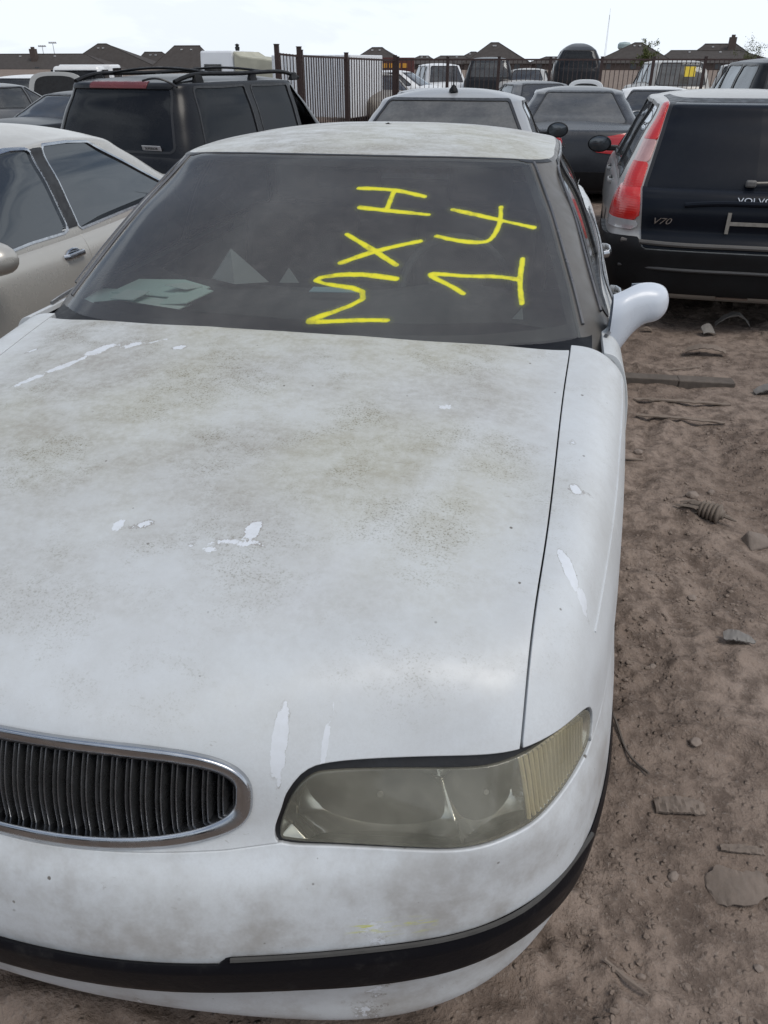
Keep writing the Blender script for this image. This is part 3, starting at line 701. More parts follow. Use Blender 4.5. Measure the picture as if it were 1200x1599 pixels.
M_WS = carglass('dusty_windshield', (.022, .022, .024), .24, (.28, .265, .25), .88, True, 1.3, .07, .075, (.80, .86, .84))
ws = WS.clip(f_ws); d = np.full(len(ws.V), 9.0)
SL = np.array([1, 1/.47]); WV2 = np.stack([ws.V[:, 0], ws.V[:, 2]], 1)*SL   # metres across and up the slope of the glass
for st in STROKES:
    q = np.array(st)*SL; d = np.minimum(d, line_dist(spline(q, 24) if len(st) > 2 else q, WV2))
from_sheet('windshield', ws, M_WS, hero, {'spray': d})
# black band printed round the glass edge, on the inside
bd = WS.clip(f_ws).clip(lambda V: np.minimum(np.minimum(ws_edge(V[:, 2])-np.abs(V[:, 0])-.028, 1.324-V[:, 2]), V[:, 2]-np.interp(np.abs(V[:, 0]), [0, .5, .8], [.972, .970, .975])))
from_sheet('windshield_edge_band', bd.offset(-.004), simple('black_frit', (.012, .012, .013), .5, var=.3), hero)
# pillars and side glass
wz0, wz1 = .972, 1.296
def winpoly(y0, y1, y2, y3): return np.array([(y0, wz0), (y1, wz1), (y2, wz1), (y3, wz0)])
fw_ = winpoly(1.79, 2.37, 2.58, 2.585); rw_ = winpoly(2.665, 2.66, 3.20, 3.70)
f_side = lambda P: (lambda V: np.where((np.abs(V[:, 0]) > .55) & (V[:, 1] > 1.6), poly_sd(P, YZ(V))-.012, 1.0))
f_rw = lambda V: np.where(V[:, 1] > 3.3, np.maximum(np.maximum(np.abs(V[:, 0])-np.interp(V[:, 2], [.98, 1.3], [.66, .50]), V[:, 2]-1.315), 1.0-V[:, 2]), 1.0)
pl = LOWC.clip(lambda V: -(f_ws(V)+.004)).clip(lambda V: -f_side(fw_)(V)).clip(lambda V: -f_side(rw_)(V)).clip(lambda V: -f_rw(V))
def taupe_or_white(): 
    return M_GREYTRIM
for nm, a, b in (('front_pillar', 0, 3.22), ('rear_pillar', 3.22, 9)):
    p = pl.clip(lambda V: a-V[:, 1]).clip(lambda V: V[:, 1]-b)
    for sgn in (1, -1):
        ps = p.clip(lambda V: -sgn*V[:, 0])
        from_sheet(nm, ps.shell(.012, .003), M_GREYTRIM if a == 0 else M_WHITE, hero)
M_SG = carglass('smoked_side_glass', (.035, .033, .03), .30, (.25, .235, .21), .5)
for sgn in (1, -1):
    for P in (fw_, rw_):
        w = CAB.clip(lambda V: -sgn*V[:, 0]).clip(f_side(P)); wo = from_sheet('side_window', w.offset(-.006), M_SG, hero)
        t_ = CAB.clip(lambda V: -sgn*V[:, 0]).clip(lambda V: f_side(P)(V)-.014).clip(lambda V: -f_side(P)(V)-.004)
        from_sheet('window_trim', t_.offset(.004).shell(.012, .002), M_BLACKTRIM, wo)
    # beads along the windshield edge and over the side windows
    def bead(ctrl, r, m, nm):
        pts = []
        for x, y, z in ctrl:
            q = np.array([sgn*x, y, z]); jj = np.argmin(((CAB.V-q)**2).sum(1)); nn = CAB.N[jj]; q = q-nn*((q-CAB.V[jj])@nn)+nn*.003; pts.append(q)
        MB().tube(spline(pts, 48), r, 6).build(nm, m, hero, True)
    wsl = WS.V[(WS.V[:, 1] < 2.5)]
    ctrl = []
    for z in (.965, 1.05, 1.14, 1.23, 1.30, 1.325):
        x = float(ws_edge(z))+.010; jj = np.argmin((wsl[:, 0]-x)**2+(wsl[:, 2]-z)**2); ctrl.append((x, wsl[jj, 1], z))
    bead(ctrl, .005, simple('satin_bead', (.16, .16, .165), .28, .5, var=.3), 'pillar_bead')
    ctrl = []
    sv = CAB.V[(CAB.V[:, 0] > .55)]
    for y, z in ((1.735, .975), (1.93, 1.095), (2.14, 1.212), (2.31, 1.296), (2.50, 1.321), (2.80, 1.324), (3.10, 1.321), (3.24, 1.310)):
        jj = np.argmin((sv[:, 1]-y)**2+(sv[:, 2]-z)**2); ctrl.append((sv[jj, 0], y, z))
    bead(ctrl, .0055, simple('satin_bead', (.16, .16, .165), .28, .5, var=.3), 'gutter_bead')
    bp = [(sgn*w, y, z) for w, y, z in ((.868, 1.60, .944), (.897, 1.72, .9395), (.899, 2.2, .9445), (.900, 2.7, .948), (.897, 3.3, .951), (.88, 3.85, .955))]
    MB().tube(spline(bp, 40), .006, 6).build('belt_moulding', simple('satin_bead', (.16, .16, .165), .28, .5, var=.3), hero, True)
rwg = CAB.clip(f_rw); from_sheet('rear_window', rwg.offset(-.005), carglass('rear_glass', (.03, .03, .03), .3), hero)
# header moulding between roof and windshield
hd = turned(loft(CR, 6, 330, (UR-.016, UR-.003)), (0, 2.8, .9)).clip(lambda V: V[:, 1]-2.30).clip(lambda V: -(f_ws(V)-.001))
if len(hd.T): from_sheet('header_moulding', hd.offset(.0015).shell(.008), M_BLACKTRIM, hero)
# cowl panel with wipers
G = []
for x in np.linspace(-.83, .83, 40):
    yr = float(rearY(np.array([abs(x)]))[0]); zh = float(hood_z(np.array([x]), np.array([yr]))[0])
    j = np.interp(abs(x), [0, .35, .63, .78, .862], [1.365, 1.39, 1.465, 1.55, 1.66])
    G.append([(x, yr-.02, zh-.035), (x, yr+.015, zh-.030), (x, j+.01, .955-.012*abs(x)), (x, j+.08-.1*max(0, abs(x)-.6), .985-.22*max(0, abs(x)-.6))])
b = MB(); b.grid(G); b.build('cowl_panel', M_TRIM, hero, True)
for x0, x1 in ((.10, .62), (-.52, .02)):
    pts = []
    for t in np.linspace(0, 1, 12):
        x = x0+(x1-x0)*t; c = ws.V; j = np.argmin((c[:, 0]-x)**2+(c[:, 2]-(.930+.006*math.sin(t*3)))**2); pts.append(ws.V[j]+ws.N[j]*.010)
    MB().tube(spline(pts[::3]+[pts[-1]], 20), .006, 6, sq=(.7, 1.4)).build('wiper', M_BLACKTRIM, hero, True)
# mirrors
def mirror(sgn):
    m = bpy.data.objects.new('side_mirror', None); link(m, hero)
    sec = [((.880, 1.690, .960), (.055, .075), .0), ((.905, 1.700, .970), (.060, .074), .0), ((.930, 1.715, .986), (.060, .068), .0), ((.955, 1.730, 1.000), (.062, .061), 0), ((.985, 1.742, 1.006), (.062, .056), 0), ((1.012, 1.748, 1.007), (.058, .050), 0), ((1.030, 1.752, 1.008), (.044, .038), 0), ((1.040, 1.755, 1.006), (.024, .020), 0), ((1.043, 1.756, 1.005), (.001, .001), 0)]
    G = []
    for (x, y, z), (ry, rz), _ in sec:
        row = []
        for k in range(28):
            a = 2*math.pi*k/28; c, s = math.cos(a), math.sin(a)
            yy = ry*(np.sign(c)*abs(c)**.8); zz = rz*np.sign(s)*abs(s)**.85
            if x < .98 and s < 0: zz *= 1+.75*(.98-x)/.10
            if yy > .02: yy = .02+(yy-.02)*.4
            row.append((sgn*x, y+yy, z+zz))
        G.append(row)
    Gd = loft(np.array([[*r, r[0]] for r in G]), 34, 50)
    s_ = Sheet.grid(Gd); c0 = Gd.reshape(-1, 3).mean(0)
    if ((s_.V-c0)*s_.N).sum() < 0: s_ = Sheet.grid(Gd, True)
    from_sheet('mirror_shell', s_.renorm(), simple('mirror_white_paint', (.56, .60, .66), .3, var=.08, coat=.2), m)
    MB().prism([(.93, .962), (1.0, .958), (1.028, .985), (1.028, 1.03), (.99, 1.056), (.935, 1.05)], 0, .004, Matrix(((sgn, 0, 0, 0), (0, 0, 1, 1.778), (0, 1, 0, 0), (0, 0, 0, 1)))).build('mirror_glass', simple('mirror_glass', (.6, .62, .65), .03, 1, var=.1), m)
mirror(1)
# wheels
def wheel(parent, x, y, r=.315, w=.2, sgn=1, name='wheel'):
    o = bpy.data.objects.new(name, None); link(o, parent); o.location = (x, y, r)
    h = w/2; b = MB()
    b.lathe([(r*.66, -h*.9), (r*.8, -h), (r*.95, -h*.95), (r, -h*.7), (r, h*.7), (r*.95, h*.95), (r*.8, h), (r*.66, h*.9)], 'X', n=32); b.build('tyre', M_TYRE, o, True, angle=50)
    b = MB(); e = sgn*h
    b.lathe([(r*.67, -e*.85), (r*.67, e*.75), (r*.63, e*.8), (r*.6, e*.55), (r*.45, e*.62), (r*.2, e*.75), (r*.12, e*.85), (0.001, e*.86)], 'X', n=28); b.build('rim', M_STEEL, o, True, angle=50)
    return o
for sgn in (1, -1):
    wheel(hero, sgn*.785, 1.09, .305, .19, sgn); wheel(hero, sgn*.785, 3.90, .305, .19, sgn)
# cabin interior
G = []
for x in np.linspace(-.80, .80, 30):
    yb = np.interp(abs(x), [0, .35, .63, .80], [1.46, 1.48, 1.55, 1.70]); hump = .035*math.exp(-((x-.38)/.18)**2)
    G.append([(x, yb-.06, .935), (x, yb+.06, .945), (x, yb+.30, .955+hump), (x, yb+.46, .950+hump), (x, yb+.52, .93), (x, yb+.50, .80), (x, yb+.42, .62), (x, yb+.3, .4)])
b = MB(); b.grid(G); b.build('dashboard', M_INT, hero, True)
b = MB(); b.box((0, 2.7, .33), (1.66, 2.6, .06)); b.build('cabin_floor', M_INT, hero)
def seat(x, y, w=.5):
    s_ = bpy.data.objects.new('seat', None); link(s_, hero)
    b = MB(); b.box((x, y, .50), (w, .52, .16)); b.build('cushion', M_SEAT, s_, True, .04)
    b = MB(); b.box((0, 0, .28), (w, .15, .58)); o = b.build('backrest', M_SEAT, s_, True, .05); o.location = (x, y+.28, .54); o.rotation_euler = (R_(-18), 0, 0)
    if w < .8:
        b = MB(); b.box((0, 0, 0), (.27, .10, .17)); o = b.build('headrest', M_SEAT, s_, True, .04); o.location = (x, y+.50, 1.18); o.rotation_euler = (R_(-15), 0, 0)
seat(.38, 2.36); seat(-.38, 2.36); seat(0, 3.25, 1.36)
sw = bpy.data.objects.new('steering_wheel', None); link(sw, hero); sw.location = (.38, 2.06, .93); sw.rotation_euler = (R_(62), 0, 0)
b = MB(); b.tube([(.185*math.cos(a), .185*math.sin(a), 0) for a in np.linspace(0, 2*math.pi, 33)[:-1]], .014, 8, closed=True); b.build('rim', M_INT, sw, True)
b = MB(); b.box((0, -.01, -.03), (.2, .15, .05)); b.box((0, -.02, -.025), (.35, .035, .02)); b.build('hub', M_INT, sw, True, .01)
b = MB(); b.box((0, 0, 0), (.22, .02, .06)); o = b.build('rear_view_mirror', M_INT, hero, True, .01); o.location = (.0, 2.12, 1.275)
hero_floor = MB(); hero_floor.box((0, 2.6, .22), (1.6, 4.6, .03)); hero_floor.build('underbody', M_DARK, hero)
# ================================================================ the other cars (local Y from bonnet (-) to tail (+))
FCOL = [(0, 0), (.35, .004), (.62, .02), (.84, .075), (.94, .17), (.988, .36), (1, .75)]
CF = [(0, 0), (.4, .012), (.68, .06), (.86, .15), (.96, .28), (1, .5)]
CB = [(1, .5), (.975, .22), (.90, .09), (.70, .025), (.4, .005), (0, 0)]
def car_sheets(sp):
    L_, h = sp['L'], sp['W']/2; hl = L_/2; zb = sp.get('zb', .22)
    sh = fn1([(t-.5)*L_ for t, z in sp['sh']], [z for t, z in sp['sh']])
    cols = [(x, -hl+y, w) for (x, y), w in zip(FCOL, (1, 1, 1, .95, .8, .5, .15))]+[(1, L_*k, 0) for k in (-.18, 0, .18)]+[(x, hl-y, -w) for (x, y), w in zip(FCOL[::-1], (.15, .5, .8, .95, 1, 1, 1))]
    lev = sp.get('lev', [(0, .90, .14, .12), (.05, .95, .06, .05), (.2, .985, .015, .01), (.42, 1, 0, 0), (.62, 1, .02, .01), (.78, .99, .05, .03), (.90, .968, .10, .05), (.97, .935, .16, .08), (1, .89, .24, .12)])
    R = []
    for f, wf, i0, i1 in lev:
        row = []
        for x, y, w in cols:
            yy = y+(i0*w if w > 0 else i1*w); row.append((x*h*wf, yy, zb+(float(sh(np.array([yy]))[0])-zb)*f))
        R.append(row)
    last = R[-1]
    for t in (.06, .2, .5, .8, 1.0):
        row = []
        for x, y, z in last:
            yy = y*(1-.30*t); row.append((x*(1-t), yy, float(sh(np.array([yy]))[0])+sp.get('crown', .05)*(1-(1-t)**2)))
        R.append(row)
    G = loft(mirror_cols(R), sp.get('nu', 60), sp.get('nv', 150)); S = Sheet.out(G)
    wy0, wy1, ry1, ry0 = sp['cab']; wb, wr, H = sp['wb'], sp['wr'], sp['H']; rz = H-sp.get('rise', .06)
    mids = lambda a, b: [a+(b-a)*k for k in (.33, .66)]
    def ring(w, y0, y1, zf):
        p = [(x*w, y0+d) for x, d in CF]+[(w, y) for y in mids(y0+.5, y1-.5)]+[(x*w, y1-d) for x, d in CB]
        return np.array([(x, y, zf(y)) for x, y in p])
    b = ring(wb, wy0, ry0, lambda y: float(sh(np.array([y]))[0])-.005)
    rl = ring(wr, wy1, ry1, lambda y: rz-sp.get('drop', .012)*((y-(wy1+ry1)/2)/(ry1-wy1)*2)**2)
    lo = b.copy(); lo[:, 2] -= .10; lo[:, :2] += (b[:, :2]-rl[:, :2])*.10; C = [lo, b]
    for t, k in ((.33, .016), (.66, .018), (.9, .006)):
        m = b+(rl-b)*t; n = b[:, :2]-rl[:, :2]; m[:, :2] += n/np.maximum(np.linalg.norm(n, axis=1, keepdims=True), .05)*k; C.append(m)
    C.append(rl); c = np.array([0, (wy1+ry1)/2, H])
    for t in (.06, .16, .34, .6, .82, 1.0):
        m = rl+(c-rl)*t; m[:, 2] = rl[:, 2]+(H-rl[:, 2])*(1-(1-t)**2.4); C.append(m)
    G = loft(mirror_cols(C), sp.get('cu', 70), sp.get('cv', 160)); K = Sheet.out(G)
    return S, K, sh, rz
def inset_poly(P, r):
    c = P.mean(0); return c+(P-c)*(1-r/np.maximum(np.linalg.norm(P-c, axis=1, keepdims=True), .05))
def make_car(name, label, cat, loc, rz_, sp, paint, glass, group=None, chrome=None, pillar=None):
    root = thing(name, label, cat, loc, rz_, group); S, K, sh, rz = car_sheets(sp); h = sp['W']/2; hl = sp['L']/2
    wy0, wy1, ry1, ry0 = sp['cab']; zb = sp.get('zb', .22)
    # wheels and arches
    wr_ = sp.get('wheel', .31); ax = sp.get('axles', (-hl+.95, hl-1.05)); lift = -sp.get('sink', 0)
    for a in ax: S = S.clip(lambda V: np.where(np.abs(V[:, 0]) > h*.6, wr_+.045-np.hypot(V[:, 1]-a, V[:, 2]-wr_), -1.0))
    if not sp.get('nowheels'):
        for a in ax:
            for s in (1, -1): wheel(root, s*(h-.12), a, wr_, .2, s)
    S = S.clip(lambda V: -np.maximum(np.maximum(np.abs(V[:, 0])-sp['wb']*.86, wy0+.22-V[:, 1]), np.maximum(V[:, 1]-ry0+.12, zb+.3-V[:, 2])))
    # windows
    z0 = lambda y: float(sh(np.array([y]))[0])+sp.get('wz0', .03); z1 = rz-sp.get('wz1', .035); r = .03
    f0, f1 = sp.get('fwin', (wy0+.42, wy1+.24)); b1, b0 = sp.get('bwin', (ry1-.22, ry0-.40)); cuts = sp.get('pillars', [(0.02, .07)])
    wins = []; xs0, xs1 = f0, f1
    for pc, pw in list(cuts)+[None] if False else list(cuts): wins.append(((xs0, xs1), (pc-pw/2, pc-pw/2))); xs0 = xs1 = pc+pw/2
    wins.append(((xs0, xs1), (b0, b1)))
    fs = []
    for (a0, a1), (c0, c1) in wins:
        P = np.array([(a0, z0(a0)), (a1, z1), ((a1+c1)/2, z1+.008), (c1, z1), (c0, z0(c0)), ((a0+c0)/2, z0((a0+c0)/2))]); P = inset_poly(P, r)
        fs.append(lambda V, P=P: np.where((np.abs(V[:, 0]) > sp['wr']*.80) & (V[:, 1] > wy0+.1) & (V[:, 1] < ry0-.05), poly_sd(P, YZ(V))-r*.8, 1.0))
    wbm, wrm = sp['wb'], sp['wr']; kw = sp.get('wsw', (.80, .80)); kr = sp.get('rww', (.76, .76))
    zf0 = z0(wy0)+.0; zr0 = sp.get('rz0', z0(ry0)+.02); zr1 = sp.get('rz1', z1+.005); mid = (wy1+ry1)/2
    fws = lambda V: np.where(V[:, 1] < mid, np.maximum(np.maximum(np.abs(V[:, 0])-np.interp(V[:, 2], [zf0, z1], [wbm*kw[0], wrm*kw[1]]), V[:, 2]-z1-.01), zf0-V[:, 2]), 1.0)
    PR = np.array([(-wbm*kr[0], zr0), (-wrm*kr[1], zr1), (wrm*kr[1], zr1), (wbm*kr[0], zr0)]); PR = inset_poly(PR, .04)
    frw = lambda V: np.where(V[:, 1] > mid, poly_sd(PR, XZ(V))-.035, 1.0)
    body = K
    for f in fs+[fws, frw]: body = body.clip(lambda V: -f(V))
    rl = lambda V: rz-.03-V[:, 2]
    roof = body.clip(rl); from_sheet('roof', roof, sp.get('roof_paint', paint), root)
    pls = body.clip(lambda V: -rl(V)); from_sheet('pillars', pls, pillar or paint, root)
    for k, f in enumerate(fs):
        for s in (1, -1):
            w = K.clip(lambda V: -s*V[:, 0]).clip(f)
            if len(w.T) == 0: continue
            if (k, s) in sp.get('open', ()): continue
            at = None
            wo = from_sheet('side_window', w.offset(-.008), sp.get('side_glass', glass), root, at)
            t = K.clip(lambda V: -s*V[:, 0]).clip(lambda V: f(V)-sp.get('trimw', .016)).clip(lambda V: -f(V)-.003)
            from_sheet('window_trim', t.offset(.004).shell(.012), chrome or M_BLACKTRIM, wo)
    for nm, f in (('windshield', fws), ('rear_window', frw)):
        w = K.clip(f)
        if len(w.T): 
            at = None
            if nm in sp.get('spray', {}):
                d = np.full(len(w.V), 9.0)
                for st in sp['spray'][nm]: d = np.minimum(d, line_dist(np.array(st), np.stack([w.V[:, 0], w.V[:, 2]], 1)))
                at = {'spray': d}
            from_sheet(nm, w.offset(-.005), sp.get(nm+'_glass', glass), root, at)
            t = K.clip(lambda V: f(V)-.018).clip(lambda V: -f(V)-.003); from_sheet(nm+'_seal', t.offset(.003).shell(.01), M_BLACKTRIM, root)
    # lower body, doors cut out with real gaps
    drs = sp.get('doors')
    if drs:
        ed = [-9]+[v for d in drs for v in d]+[9]; fl = zb+.10
        for s in (1, -1):
            for y0, y1 in drs:
                d = S.clip(lambda V: .5*h-s*V[:, 0]).clip(lambda V: y0+.003-V[:, 1]).clip(lambda V: V[:, 1]-y1+.003).clip(lambda V: fl+.003-V[:, 2])
                do = from_sheet('door', d.shell(.012, .002), paint, root)
                hy = y1-.17; hz = float(sh(np.array([hy]))[0])-.105; j = np.argmin((d.V[:, 1]-hy)**2+(d.V[:, 2]-hz)**2); x = abs(d.V[j, 0])
                b = MB(); b.tube([(s*(x-.004), hy-.09, hz+.005), (s*(x+.022), hy-.075, hz+.008), (s*(x+.026), hy, hz+.010), (s*(x+.022), hy+.075, hz+.008), (s*(x-.004), hy+.09, hz+.005)], .011, 8, sq=(.7, 1.5)); ho = b.build('door_handle', sp.get('handle_mat', M_CHROME), do, True)
                b = MB(); b.lathe([(.001, .0025), (.03, .0025), (.044, .002), (.05, -.004)], 'X', n=20); c = b.build('handle_cup', M_DARK if not sp.get('cup_mat') else sp['cup_mat'], do, True); c.location = (s*(x+.001), hy, hz); c.scale = (s, 1.7, .9)
        y0, y1 = drs[0][0], drs[-1][1]
        rest = S.clip(lambda V: -np.maximum(np.maximum(y0-V[:, 1], V[:, 1]-y1), np.maximum(fl-V[:, 2], .5*h-np.abs(V[:, 0]))))
        from_sheet('body_panels', rest.shell(.012), paint, root)
        li = S.clip(lambda V: y0-.1-V[:, 1]).clip(lambda V: V[:, 1]-y1-.1).clip(lambda V: .5*h-np.abs(V[:, 0])).clip(lambda V: V[:, 2]-float(sh(np.array([0.]))[0])+.05); 
        for s in (1, -1): from_sheet('door_liner', li.clip(lambda V: -s*V[:, 0]).offset(-.03), M_DARK, root)
    else: from_sheet('body_panels', S, paint, root)
    b = MB(); b.box((0, 0, zb+.03), (sp['W']*.84, sp['L']*.9, .05)); b.build('underbody', M_DARK, root)
    for pt in sp.get('patches', ()):
        src = S if pt.get('on', 'lower') == 'lower' else K; P = np.array(pt['poly'], float)
        for s in ((1, -1) if pt.get('sym', True) else (0,)):
            q = src
            if s: q = q.clip(lambda V: -s*V[:, 0])
            if pt['plane'] == 'XZ':
                q = q.clip(lambda V: -V[:, 1]*pt.get('end', 1)).clip(lambda V: poly_sd(P, np.stack([np.abs(V[:, 0]) if s else V[:, 0], V[:, 2]], 1)))
            else: q = q.clip(lambda V: poly_sd(P, YZ(V)))
            lim = hl-(.42 if s else .80); q = q.clip(pt.get('ymin', lambda V: lim-V[:, 1]))
            if len(q.T) == 0: continue
            off = pt.get('off', .005)
            from_sheet(pt['name'], q.offset(off).shell(abs(off)+.012, .002), pt['mat'], root)
    mp_ = sp.get('mirror_y')
    if mp_ is not None:
        zz = float(sh(np.array([mp_]))[0])+.06
        for s in sp.get('mirror_sides', (1, -1)):
            m = bpy.data.objects.new('side_mirror', None); link(m, root)
            b = MB(); G = [[(s*(h+.10+.115*math.cos(a)*q), mp_+d, zz+.078*math.sin(a)*q) for a in np.linspace(0, 2*math.pi, 21)[:-1]] for d, q in ((-.075, .05), (-.07, .45), (-.05, .78), (-.01, .96), (.04, 1.0), (.05, .97), (.052, .9))]; b.grid(G, True); b.build('mirror_shell', sp.get('mirror_mat', M_BLACKTRIM), m, True, angle=60)
            b = MB(); b.lathe([(.001, 0), (.085, 0), (.095, -.004)], 'Y', n=24); mg = b.build('mirror_glass', simple('mirror_glass_dull', (.10, .11, .12), .08, .6, var=.2), m, True); mg.location = (s*(h+.10), mp_+.050, zz); mg.scale = (1.12, 1, .76)
            b = MB(); b.box((s*(h-.03), mp_-.01, zz-.04), (.12, .05, .05)); b.build('mirror_arm', M_BLACKTRIM, m, True, .012)
    return root, S, K, sh
M_RED = simple('red_lens', (.42, .012, .014), .12, var=.2, coat=.6)
def red_lens2():
    t = NT('ribbed_red_lens'); n = t.noise(12, 4); z = t.xyz()[2]
    w = t.math('SINE', t.math('MULTIPLY', z, 420))
    return t.done(t.pbr(t.mix(n, (.50, .012, .012), (.62, .03, .022)), .14, 0, t.bump(w, .12, .002), .5, .05))
M_RED2 = red_lens2()
M_CLEAR = simple('clear_lamp_lens', (.50, .50, .50), .12, .25, var=.3, scale=20, coat=.5)
M_PINK = simple('faded_lamp_lens', (.55, .32, .30), .15, .1, var=.3, scale=20, coat=.5)
M_BLKPL = simple('black_bumper_plastic', (.010, .010, .011), .48, var=.5, scale=5, spec=.2)
M_AMBER = simple('amber_lens', (.6, .22, .02), .15, var=.2, coat=.5)
P_BEIGE = carpaint('champagne_paint', (.47, .455, .42), .22, .35, .45, (.39, .37, .335))
P_BLACK = carpaint('dusty_black_paint', (.008, .009, .012), .26, 0, .09, (.15, .145, .14), .0, spec=.22)
P_NAVY = carpaint('blue_black_paint', (.006, .008, .013), .22, 0, .04, (.14, .14, .14), 0, spec=.14)
P_SILVER = carpaint('dusty_silver_paint', (.33, .345, .37), .3, .4, .5, (.36, .345, .315))
P_SILV2 = carpaint('silver_grey_paint', (.40, .395, .38), .3, .25, .55, (.36, .34, .31))
P_GREY = carpaint('charcoal_paint', (.07, .075, .085), .25, .4, .55, (.30, .285, .26))
P_WHITE = carpaint('old_white_paint', (.68, .69, .70), .35, 0, .35, (.42, .39, .34))
P_TAN = carpaint('grey_beige_paint', (.40, .385, .36), .35, .2, .4, (.40, .37, .32))
G_STD = carglass('yard_car_glass', (.02, .023, .027), .35, (.24, .23, .22), .45)
G_DARK = carglass('privacy_glass', (.005, .006, .008), .26, (.075, .073, .075), .12, fm=.55)
G_CLEAN = carglass('reflective_side_glass', (.006, .009, .012), .08, (.26, .25, .23), .10, refl=.04)
G_DUSTY = carglass('very_dusty_glass', (.06, .062, .064), .55, (.27, .265, .255), .35)
G_SPRAY = carglass('sprayed_far_glass', (.05, .052, .054), .35, (.24, .235, .225), .35, True)
sedan_lev = None
SEDAN = dict(L=4.85, W=1.84, H=1.42, sh=[(0, .66), (.08, .74), (.28, .92), (.40, .945), (.70, .97), (.84, 1.01), (.97, .985), (1, .97)], cab=(-1.02, -.28, 1.02, 1.62), wb=.83, wr=.615)
def sedan(**k): d = dict(SEDAN); d.update(k); return d

# ---- champagne sedan on the left, nose towards the camera
sp = sedan(L=5.0, W=1.86, H=1.462, doors=[(-1.02, .16), (.16, 1.18)], nu=80, nv=220, cu=110, cv=260, cab=(-1.05, -.36, 1.10, 1.80), wb=.865, wr=.70, pillars=[(.115, .115)], rise=.08, drop=.06, nowheels=True,
           sh=[(0, .64), (.08, .72), (.28, .89), (.40, .91), (.70, .935), (.84, .975), (.97, .955), (1, .94)], bwin=(.66, 1.42), fwin=(-.72, -.14), mirror_y=-.86, mirror_mat=P_BEIGE, side_glass=G_CLEAN, wz0=.022, wz1=.028, trimw=.010, cup_mat=M_CHROME)
BE, S_, K_, sh_ = make_car('champagne_sedan', 'dusty champagne sedan with chrome edged windows, left of the white car', 'car', (-2.92, 3.56, -.16), R_(-.5), sp, P_BEIGE, G_STD, chrome=M_CHROME, pillar=P_BEIGE)
for s in (1,):
    b = MB(); f = K_.clip(lambda V: -s*V[:, 0]).clip(lambda V: np.where(np.abs(V[:, 0]) > .5, np.maximum(np.abs(V[:, 1]-.115)-.056, np.maximum(.94-V[:, 2], V[:, 2]-1.36)), 1))
    from_sheet('centre_pillar_cover', f.offset(.004).shell(.01), M_GREYTRIM if False else M_BLACKTRIM, BE)
    b = MB(); ln = [(-.3, 1.35), (.2, 1.385), (.75, 1.365), (1.3, 1.2)]
# ---- black sport utility behind on the left, tail towards the camera, settled without wheels
sp = dict(L=4.75, W=1.90, H=1.80, zb=.30, sh=[(0, .88), (.06, 1.0), (.27, 1.10), (.4, 1.12), (.7, 1.14), (.95, 1.15), (1, 1.12)], cab=(-1.0, -.35, 2.02, 2.28), wb=.88, wr=.70, nu=60, nv=140, cu=100, cv=240, rise=.07,
          pillars=[(-.02, .09), (.86, .13)], fwin=(-.50, -.10), bwin=(1.80, 1.92), rww=(.80, .84), nowheels=True, open=((0, -1),), wz1=.05, rz1=1.665, mirror_y=-.62)
SUV, S_, K_, sh_ = make_car('black_sport_utility', 'black sport utility with roof rails and dusty rear glass behind the champagne sedan', 'suv', (-3.12, 9.20, -.28), R_(168), sp, P_BLACK, G_DARK)
rear = K_.clip(lambda V: 1.5-V[:, 1])
q = rear.clip(lambda V: np.maximum(np.abs(V[:, 0])-.34, np.abs(V[:, 2]-1.705)-.022)); from_sheet('brake_light', q.offset(.02).shell(.03, .004), simple('dull_red_lens', (.13, .022, .024), .3, var=.3), SUV)
q = rear.clip(lambda V: np.maximum(np.abs(V[:, 0])-.60, np.abs(V[:, 2]-1.715)-.035)); from_sheet('tailgate_spoiler', q.offset(.012).shell(.02, .004), P_BLACK, SUV)
for s in (1, -1):
    rr = bpy.data.objects.new('roof_rail', None); link(rr, SUV)
    MB().tube(spline([(s*.60, -.45, 1.75), (s*.62, -.2, 1.795), (s*.63, .5, 1.81), (s*.63, 1.3, 1.805), (s*.61, 1.75, 1.785), (s*.60, 1.95, 1.74)], 24), .020, 8).build('rail_tube', M_BLKPL, rr, True)
    for y in (-.3, .6, 1.6):
        b = MB(); b.box((s*.62, y, 1.765), (.05, .16, .08), taper=.7); b.build('rail_foot', M_BLKPL, rr, True, .012)
for y in (.25, 1.35):
    MB().tube(spline([(-.60, y, 1.812), (-.3, y, 1.842), (.3, y, 1.842), (.60, y, 1.812)], 14), .018, 8, sq=(1.6, .7)).build('cross_bar', M_BLKPL, SUV, True)
MB().tube(spline([(-.35, 2.10, 1.752), (-.55, 2.08, 1.765), (-.62, 2.04, 1.735), (-.70, 2.05, 1.70)], 14), .010, 6).build('torn_seal', M_BLACKTRIM, SUV, True)
j = np.argmin((K_.V[:, 0]+.48)**2+(K_.V[:, 2]-1.19)**2+100*(K_.V[:, 1] < 1.5)); p = K_.V[j]; tilt = math.atan2(K_.N[j][2], K_.N[j][1])
b = MB(); b.box((0, 0, 0), (.22, .006, .048)); bd_ = b.build('dealer_badge', simple('badge_silver', (.55, .55, .56), .35, .3, var=.2), SUV, False, .004); bd_.location = tuple(p+K_.N[j]*.012); bd_.rotation_euler = (-tilt, 0, 0)
t_ = text_mesh('badge_lettering', 'SUPERIOR', .032, M_BLKPL, bd_, (0, .0045, -.002), (R_(90), 0, R_(180)), .0006, 0, 1.05)
